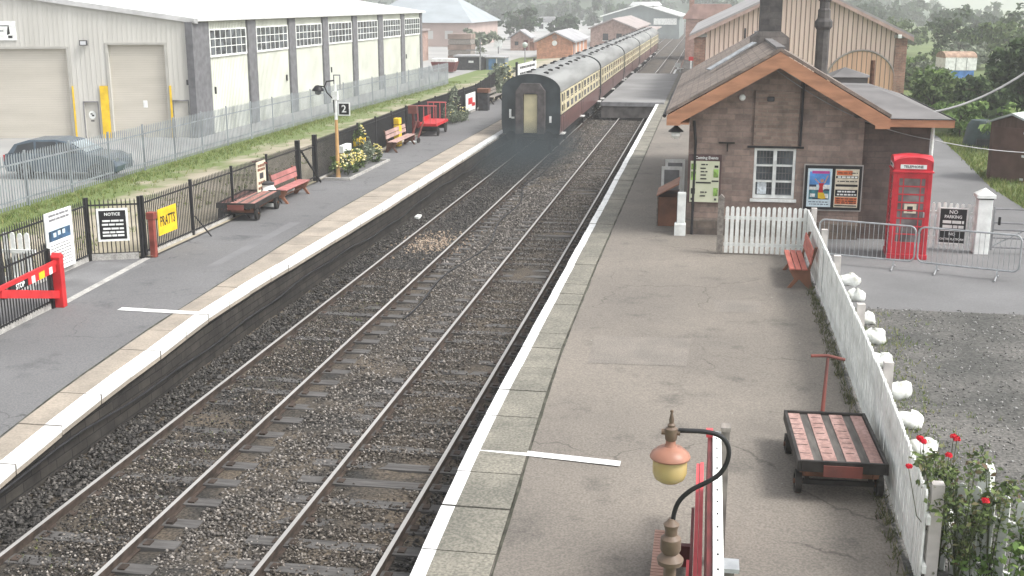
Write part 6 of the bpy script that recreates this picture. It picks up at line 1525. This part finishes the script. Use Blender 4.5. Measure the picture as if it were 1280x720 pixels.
brk = brick_mat('orange_brick', (.56,.27,.16), (.46,.22,.14), (.5,.34,.25), .3, .1); brk2 = brick_mat('pinkish_brick', (.38,.26,.22), (.32,.22,.19), (.38,.31,.28), .4, .15)
pslate = mat('pale_slate', (.32,.32,.33), .8, .1, .6); pwall = mat('pale_render', (.5,.49,.47), .8, .06, .4)
def gabled(name, label, cat, loc, w, d, h, rh, wm, rm, rot=0, ov=.35, along='y'):
    t = thing(name, label, cat, loc, rot)
    if along == 'y':
        part('wall', MB().prism([(-w/2,-.5),(w/2,-.5),(w/2,h),(0,h+rh),(-w/2,h)],'y',0,d), wm, t)
        r = part('roof', MB().prism([(-w/2-ov,h-.1),(0,h+rh+.02),(0,h+rh+.2),(-w/2-ov,h+.08)],'y',-ov,d+ov).prism([(0,h+rh+.02),(w/2+ov,h-.1),(w/2+ov,h+.08),(0,h+rh+.2)],'y',-ov,d+ov), rm, t)
    else:
        part('wall', MB().prism([(0,-.5),(d,-.5),(d,h),(d/2,h+rh),(0,h)],'x',-w/2,w/2), wm, t)
        r = part('roof', MB().prism([(-ov,h-.1),(d/2,h+rh+.02),(d/2,h+rh+.2),(-ov,h+.08)],'x',-w/2-ov,w/2+ov).prism([(d/2,h+rh+.02),(d+ov,h-.1),(d+ov,h+.08),(d/2,h+rh+.2)],'x',-w/2-ov,w/2+ov), rm, t)
    return t, r
t, r = gabled('brick_office', 'orange brick gabled office beside the train with two round vents', 'building', (-17.6,134,.3), 4.1, 16, 2.25, 1.0, brk, pslate)
for z in (2.75,2.1):
    mb = MB(); mb.lathe([(.3,0),(.3,.05),(0,.06)],(0,0,0),14); mb.v = [(a+.0,-.0-c-.01,z+b) for a,b,c in mb.v]; part('round_vent', mb, (brk2,white)[z<2.5], t)
for y in (3,7,11): part('window', MB().box(2.055,2.09,y,y+1.2,.4,2.1), pwall, t)
part('door', MB().box(2.055,2.09,1.0,1.9,-.2,1.9), mgrey, t)
t, r = gabled('canopy_block', 'long low pinkish building with canopy behind the brick office', 'building', (-14.5,176,.2), 6.5, 40, 2.9, 1.3, brk2, mat('grey_pink_roof', (.3,.26,.25), .8, .1, .6))
part('canopy', MB().box(3.26,5.6,-1,39,2.3,2.5), mat('grey_pink_canopy',(.34,.29,.28),.8,.1,.6), t); 
for y in (2,10,18,26): part('post', MB().box(5.3,5.45,y,y+.15,-.2,2.3), white, t)
part('window', MB().box(-1.4,-.6,-.05,-.002,1.2,2.2).box(.6,1.4,-.05,-.002,1.2,2.2), glass_dk, t); part('window_frame', MB().box(-1.5,-.5,-.03,-.001,1.1,1.19).box(.5,1.5,-.03,-.001,1.1,1.19), white, t)
part('ground_wall', MB().box(-3.2,3.2,-1.2,-1,-.5,1.0), brk2, t)
t, r = gabled('engine_shed', 'large grey clad shed with white roof sheets beyond the train', 'shed', (-13.8,235,0), 15, 40, 4.2, 2.2, mat('grey_green_clad', (.2,.23,.23), .7, .1, .5), roofw)
part('roof_ridge_light', MB().prism([(-2.5,6.2),(2.5,6.2),(1.8,6.95),(-1.8,6.95)],'y',2,38), roofw, r); part('trim', MB().bar((-8,-.6,4.15),(0,-.6,6.5),.1,.25).bar((0,-.6,6.5),(8,-.6,4.15),.1,.25), white, t)
part('door', MB().box(-4,-.5,-.06,-.002,0,3.4), pwall, t); part('white_panel', MB().box(2.5,7,-.06,-.002,2.6,3.8), white, t)
t = thing('grey_roofed_shed', 'big pinkish shed under a pale grey hipped roof beyond the warehouse', 'shed', (-52,172,.0))
part('wall', MB().box(0,16.6,0,24,-.5,4.0), mat('pink_wall_panel', (.4,.31,.28), .8, .06, .3), t)
mb = MB(); mb.add([(-.5,-.5,3.95),(17.2,-.5,3.95),(17.2,24.5,3.95),(-.5,24.5,3.95),(4,12,7.9),(12,12,7.9)],[(0,1,5,4),(1,2,5),(2,3,4,5),(3,0,4),(0,3,2,1)]); part('roof', mb, mat('pale_grey_roof', (.27,.3,.32), .7, .06, .4), t)
for x in (7,10,13): part('window', MB().box(x,x+1.2,-.05,-.002,1.6,2.8), pwall, t)
t, r = gabled('lineman_hut', 'small pinkish hut with chimney standing alone in the pale yard', 'hut', (-25.8,160,.2), 2.6, 4, 2.0, .9, brk2, pslate)
part('doorway', MB().box(.5,1.1,-.05,-.002,-.3,1.7), maroon, t); part('window', MB().box(-.7,-.2,-.05,-.002,1.0,1.5), glass_dk, t)
part('side_lean', MB().box(1.31,2.0,.2,3.5,-.4,1.5), timber_brown, t)
t = thing('hut_signal', 'white square on a short post beside the lineman hut', 'sign', (-27.0,150,.2)); part('post', MB().box(-.06,.06,-.06,.06,0,1.2), mgrey, t); part('plate', MB().box(-.5,.5,-.04,.04,1.0,2.0), white, t)
t = thing('white_house', 'white house half hidden behind the brick office roof', 'house', (-37.0,268,0)); part('wall', MB().box(-2.4,2.4,0,6,-.5,2.4), white, t); part('roof', MB().prism([(-2.8,2.4),(2.8,2.4),(1.8,3.6),(-1.8,3.6)],'y',-.4,6.4), pslate, t)
part('window', MB().box(-1.8,-.8,-.05,-.002,1.0,2.0), glass_dk, t); part('window', MB().box(.6,1.6,-.05,-.002,1.0,2.0), glass_dk, t)
t = thing('kiosk_shed', 'low flat-roofed grey cabin with pale roof edge at the end of the palisade', 'cabin', (-23.2,113,.5)); part('wall', MB().box(-1.45,1.3,0,2.4,0,1.25), dgrey, t); part('roof', MB().box(-1.6,1.4,-.2,2.6,1.251,1.4), pslate, t); part('notice', MB().box(-.1,.4,-.03,-.002,.7,.9), white, t); part('pale_post', MB().box(1.0,1.12,-.08,-.002,0,1.25), pwall, t)
t = thing('kiosk_shed', 'low flat-roofed cabin with blue doors next to the grey cabin', 'cabin', (-20.8,113.5,.5)); part('wall', MB().box(-.85,1.0,0,2.2,0,1.15), mat('blue_grey_wall', (.16,.2,.24), .7, .15, 1), t); part('roof', MB().box(-.95,1.1,-.2,2.4,1.151,1.26), pslate, t); part('door', MB().box(-.6,.1,-.04,-.002,.02,1.05), mat('kiosk_blue', (.1,.22,.42), .5, .1, 2), t); part('frame', MB().box(.15,.25,-.05,-.002,0,1.1), white, t)
t = thing('yard_mast', 'thin steel mast standing beside the two cabins', 'mast', (-22.0,112.4,.5)); part('pole', MB().tube([(0,0,0),(0,0,3.0)],.06,6), mgrey, t); part('cross_bar', MB().box(-1.5,.1,-.04,.04,1.9,1.98), mgrey, t)
t = thing('timber_stack', 'tall stack of grey brown timber crates behind the cabins', 'timber stack', (-28.0,131,.5))
for i in range(5): part('tier', MB().box(-1.4+.05*(i%2),1.3-.06*(i%2),0,2.5,i*.6,i*.6+.55), timber_grey if i%2 else mat('crate_brown',(.24,.18,.15),.85,.15,1), t)
t = thing('yard_pillar', 'pink brick outbuilding with an arched dark doorway past the warehouse', 'outbuilding', (-33.5,128,.4)); part('wall', MB().box(-1.8,1.6,0,4,0,3.4), brk2, t); part('roof', MB().box(-2,1.8,-.2,4.2,3.41,3.6), mat('grey_pink_roof',(.3,.26,.25)), t); part('doorway', MB().box(.4,.9,-.05,-.002,.6,2.2), soft_black, t); part('chimney', MB().box(-1.5,-1.0,-.3,-.01,0,4.4), timber_grey, t)
t = thing('skip', 'maroon rubbish skip with white top by the warehouse end', 'skip', (-24.6,108,.5)); part('body', MB().prism([(-1.0,.1),(.8,.1),(1.1,1.0),(-1.3,1.0)],'y',0,1.6), maroon, t); part('load', MB().box(-1.2,1.0,.1,1.5,1.001,1.3), white, t)
t = thing('yard_light', 'globe lamp on a slim post in the pale yard beside the brick office', 'lamp', (-19.6,125,.3)); part('post', MB().tube([(0,0,0),(0,0,1.9)],.06,6), mgrey, t); part('globe', MB().lathe([(.1,1.9),(.28,2.1),(.28,2.35),(.1,2.5)],(0,0,0),10), mat('pale_green_globe',(.4,.45,.42),.4,.1,2), t)
tree('yard_bush','pale straggly bush behind the timber stack in the yard',(-29.5,150,.3),3.4,3.2,leaf_gy,.35,900,301,.05,'bush')
tree('yard_tree','dark tree between the pink shed and the lineman hut',(-33,205,.3),6.0,4.2,leaf_far,.5,1000,302,.15)
tree('yard_tree','rounded tree behind the lineman hut roof',(-26.5,215,.3),4.6,3.6,leaf_far,.5,900,303,.15)
for i,(x,y,h,r,l) in enumerate(((4.5,330,8.5,5,'dark tree right of the engine shed roof, beyond the track bend'),(-3,345,10,6,'larger dark tree directly past the engine shed ridge'),(12,350,7,5,'low dark tree beyond the goods shed ridge'))):
    tree('skyline_tree', l.replace('right of','past the end of'), (x,y,0), h, r, leaf_far, .7, 800, 310+i, .15)

# ------------------------------------------------------------------ hills and the far wood
def hill(name, m, cx, cy, rx, ry, h, seed, n=36):
    g = np.random.default_rng(seed); mb = MB(); vs = []
    for j in range(n+1):
        for i in range(n+1):
            u, v = -1+2*i/n, -1+2*j/n; q = max(0,1-u*u-v*v)
            z = h*q**.8*(1+.18*math.sin(u*5+seed)+.12*math.sin(v*7+u*3)); vs.append((cx+u*rx, cy+v*ry, z-1.2))
    mb.add(vs, [(j*(n+1)+i,j*(n+1)+i+1,(j+1)*(n+1)+i+1,(j+1)*(n+1)+i) for j in range(n) for i in range(n)])
    struct(name, mb, m, smooth=True); return lambda x,y: None
woodland = mat('hill_woodland', (.045,.07,.035), .95, .2, .02, col2=(.03,.05,.028), detail=8); fieldm = mat('hill_fields', (.17,.2,.08), .95, .1, .006, col2=(.06,.085,.035), detail=6, lo=.45, hi=.52)
H1 = dict(cx=-120, cy=640, rx=230, ry=230, h=46)
hill('hill', woodland, H1['cx'],H1['cy'],H1['rx'],H1['ry'],H1['h'],1)
hill('hills', fieldm, -420, 900, 320, 300, 60, 2); hill('hills', fieldm, 520, 1500, 700, 300, 34, 3); hill('hills', woodland, 60, 1500, 360, 250, 22, 4)
# far wood: one mass of crowns on the hill and along its foot
g = np.random.default_rng(77); V = []
def hz_(x,y,H):
    u,v = (x-H['cx'])/H['rx'],(y-H['cy'])/H['ry']; q = max(0,1-u*u-v*v); return H['h']*q**.8*(1+.18*math.sin(u*5+1)+.12*math.sin(v*7+u*3))-1.2
k = 0
while k < 620:
    x, y = g.uniform(-330,100), g.uniform(405,640)
    u,v = (x-H1['cx'])/H1['rx'],(y-H1['cy'])/H1['ry']
    if u*u+v*v > .99: continue
    z = hz_(x,y,H1); r = g.uniform(3.5,7.5)
    V.append(leaf_cloud([(x,y,z+r*.9,r,r,r*1.1)], 90, 1.5, 1000+k)); k += 1
for k in range(170):
    x = g.uniform(-160,60); y = g.uniform(300,400); r = g.uniform(2.5,5.0)
    if -14 < x < 8: continue
    V.append(leaf_cloud([(x,y,r*.9,r,r,r*1.1)], 110, 1.1, 3000+k))
for k in range(160):
    x = g.uniform(60,420); y = g.uniform(330,420)+x*.3; r = g.uniform(2,4.2)
    V.append(leaf_cloud([(x,y,r*.8,r*1.3,r,r)], 80, 1.1, 5000+k))
o = quads_obj('distant_woodland', np.concatenate(V), leaf_far); o['kind'] = 'stuff'

# exhaust drifting low round the rear of the train
sm = bpy.data.materials.new('exhaust_smoke'); sm.use_nodes = True; sn = sm.node_tree; sn.nodes.clear()
sv = sn.nodes.new('ShaderNodeVolumePrincipled'); sv.inputs['Color'].default_value = (.1,.12,.13,1)
tc = sn.nodes.new('ShaderNodeTexCoord'); gr_ = sn.nodes.new('ShaderNodeTexGradient'); gr_.gradient_type = 'SPHERICAL'; sn.links.new(tc.outputs['Object'], gr_.inputs['Vector'])
nn_ = sn.nodes.new('ShaderNodeTexNoise'); nn_.inputs['Scale'].default_value = 2.2; nn_.inputs['Detail'].default_value = 3; sn.links.new(tc.outputs['Object'], nn_.inputs['Vector'])
m1 = sn.nodes.new('ShaderNodeMath'); m1.operation = 'MULTIPLY'; sn.links.new(gr_.outputs['Fac'], m1.inputs[0]); sn.links.new(nn_.outputs['Fac'], m1.inputs[1])
m2 = sn.nodes.new('ShaderNodeMath'); m2.operation = 'MULTIPLY'; m2.inputs[1].default_value = .85; sn.links.new(m1.outputs[0], m2.inputs[0]); sn.links.new(m2.outputs[0], sv.inputs['Density'])
so = sn.nodes.new('ShaderNodeOutputMaterial'); sn.links.new(sv.outputs[0], so.inputs['Volume'])
mb = MB(); mb.lathe([(math.sin(math.pi*i/10), -math.cos(math.pi*i/10)) for i in range(11)], (0,0,0), 20)
so_ = struct('exhaust_smoke', mb, sm, kind='stuff'); so_.location = (-7.8,51.0,.7); so_.scale = (2.5,9.0,1.2)

# ------------------------------------------------------------------ the damp morning air
hm = bpy.data.materials.new('damp_air'); hm.use_nodes = True; hn = hm.node_tree; hn.nodes.clear()
pv = hn.nodes.new('ShaderNodeVolumePrincipled'); pv.inputs['Color'].default_value = (.97,.985,1,1); pv.inputs['Density'].default_value = .00095; pv.inputs['Anisotropy'].default_value = 0.0
ho = hn.nodes.new('ShaderNodeOutputMaterial'); hn.links.new(pv.outputs[0], ho.inputs['Volume'])
hz = struct('haze', MB().box(-2600,2600,-100,4600,-2.4,66), hm, kind='stuff')
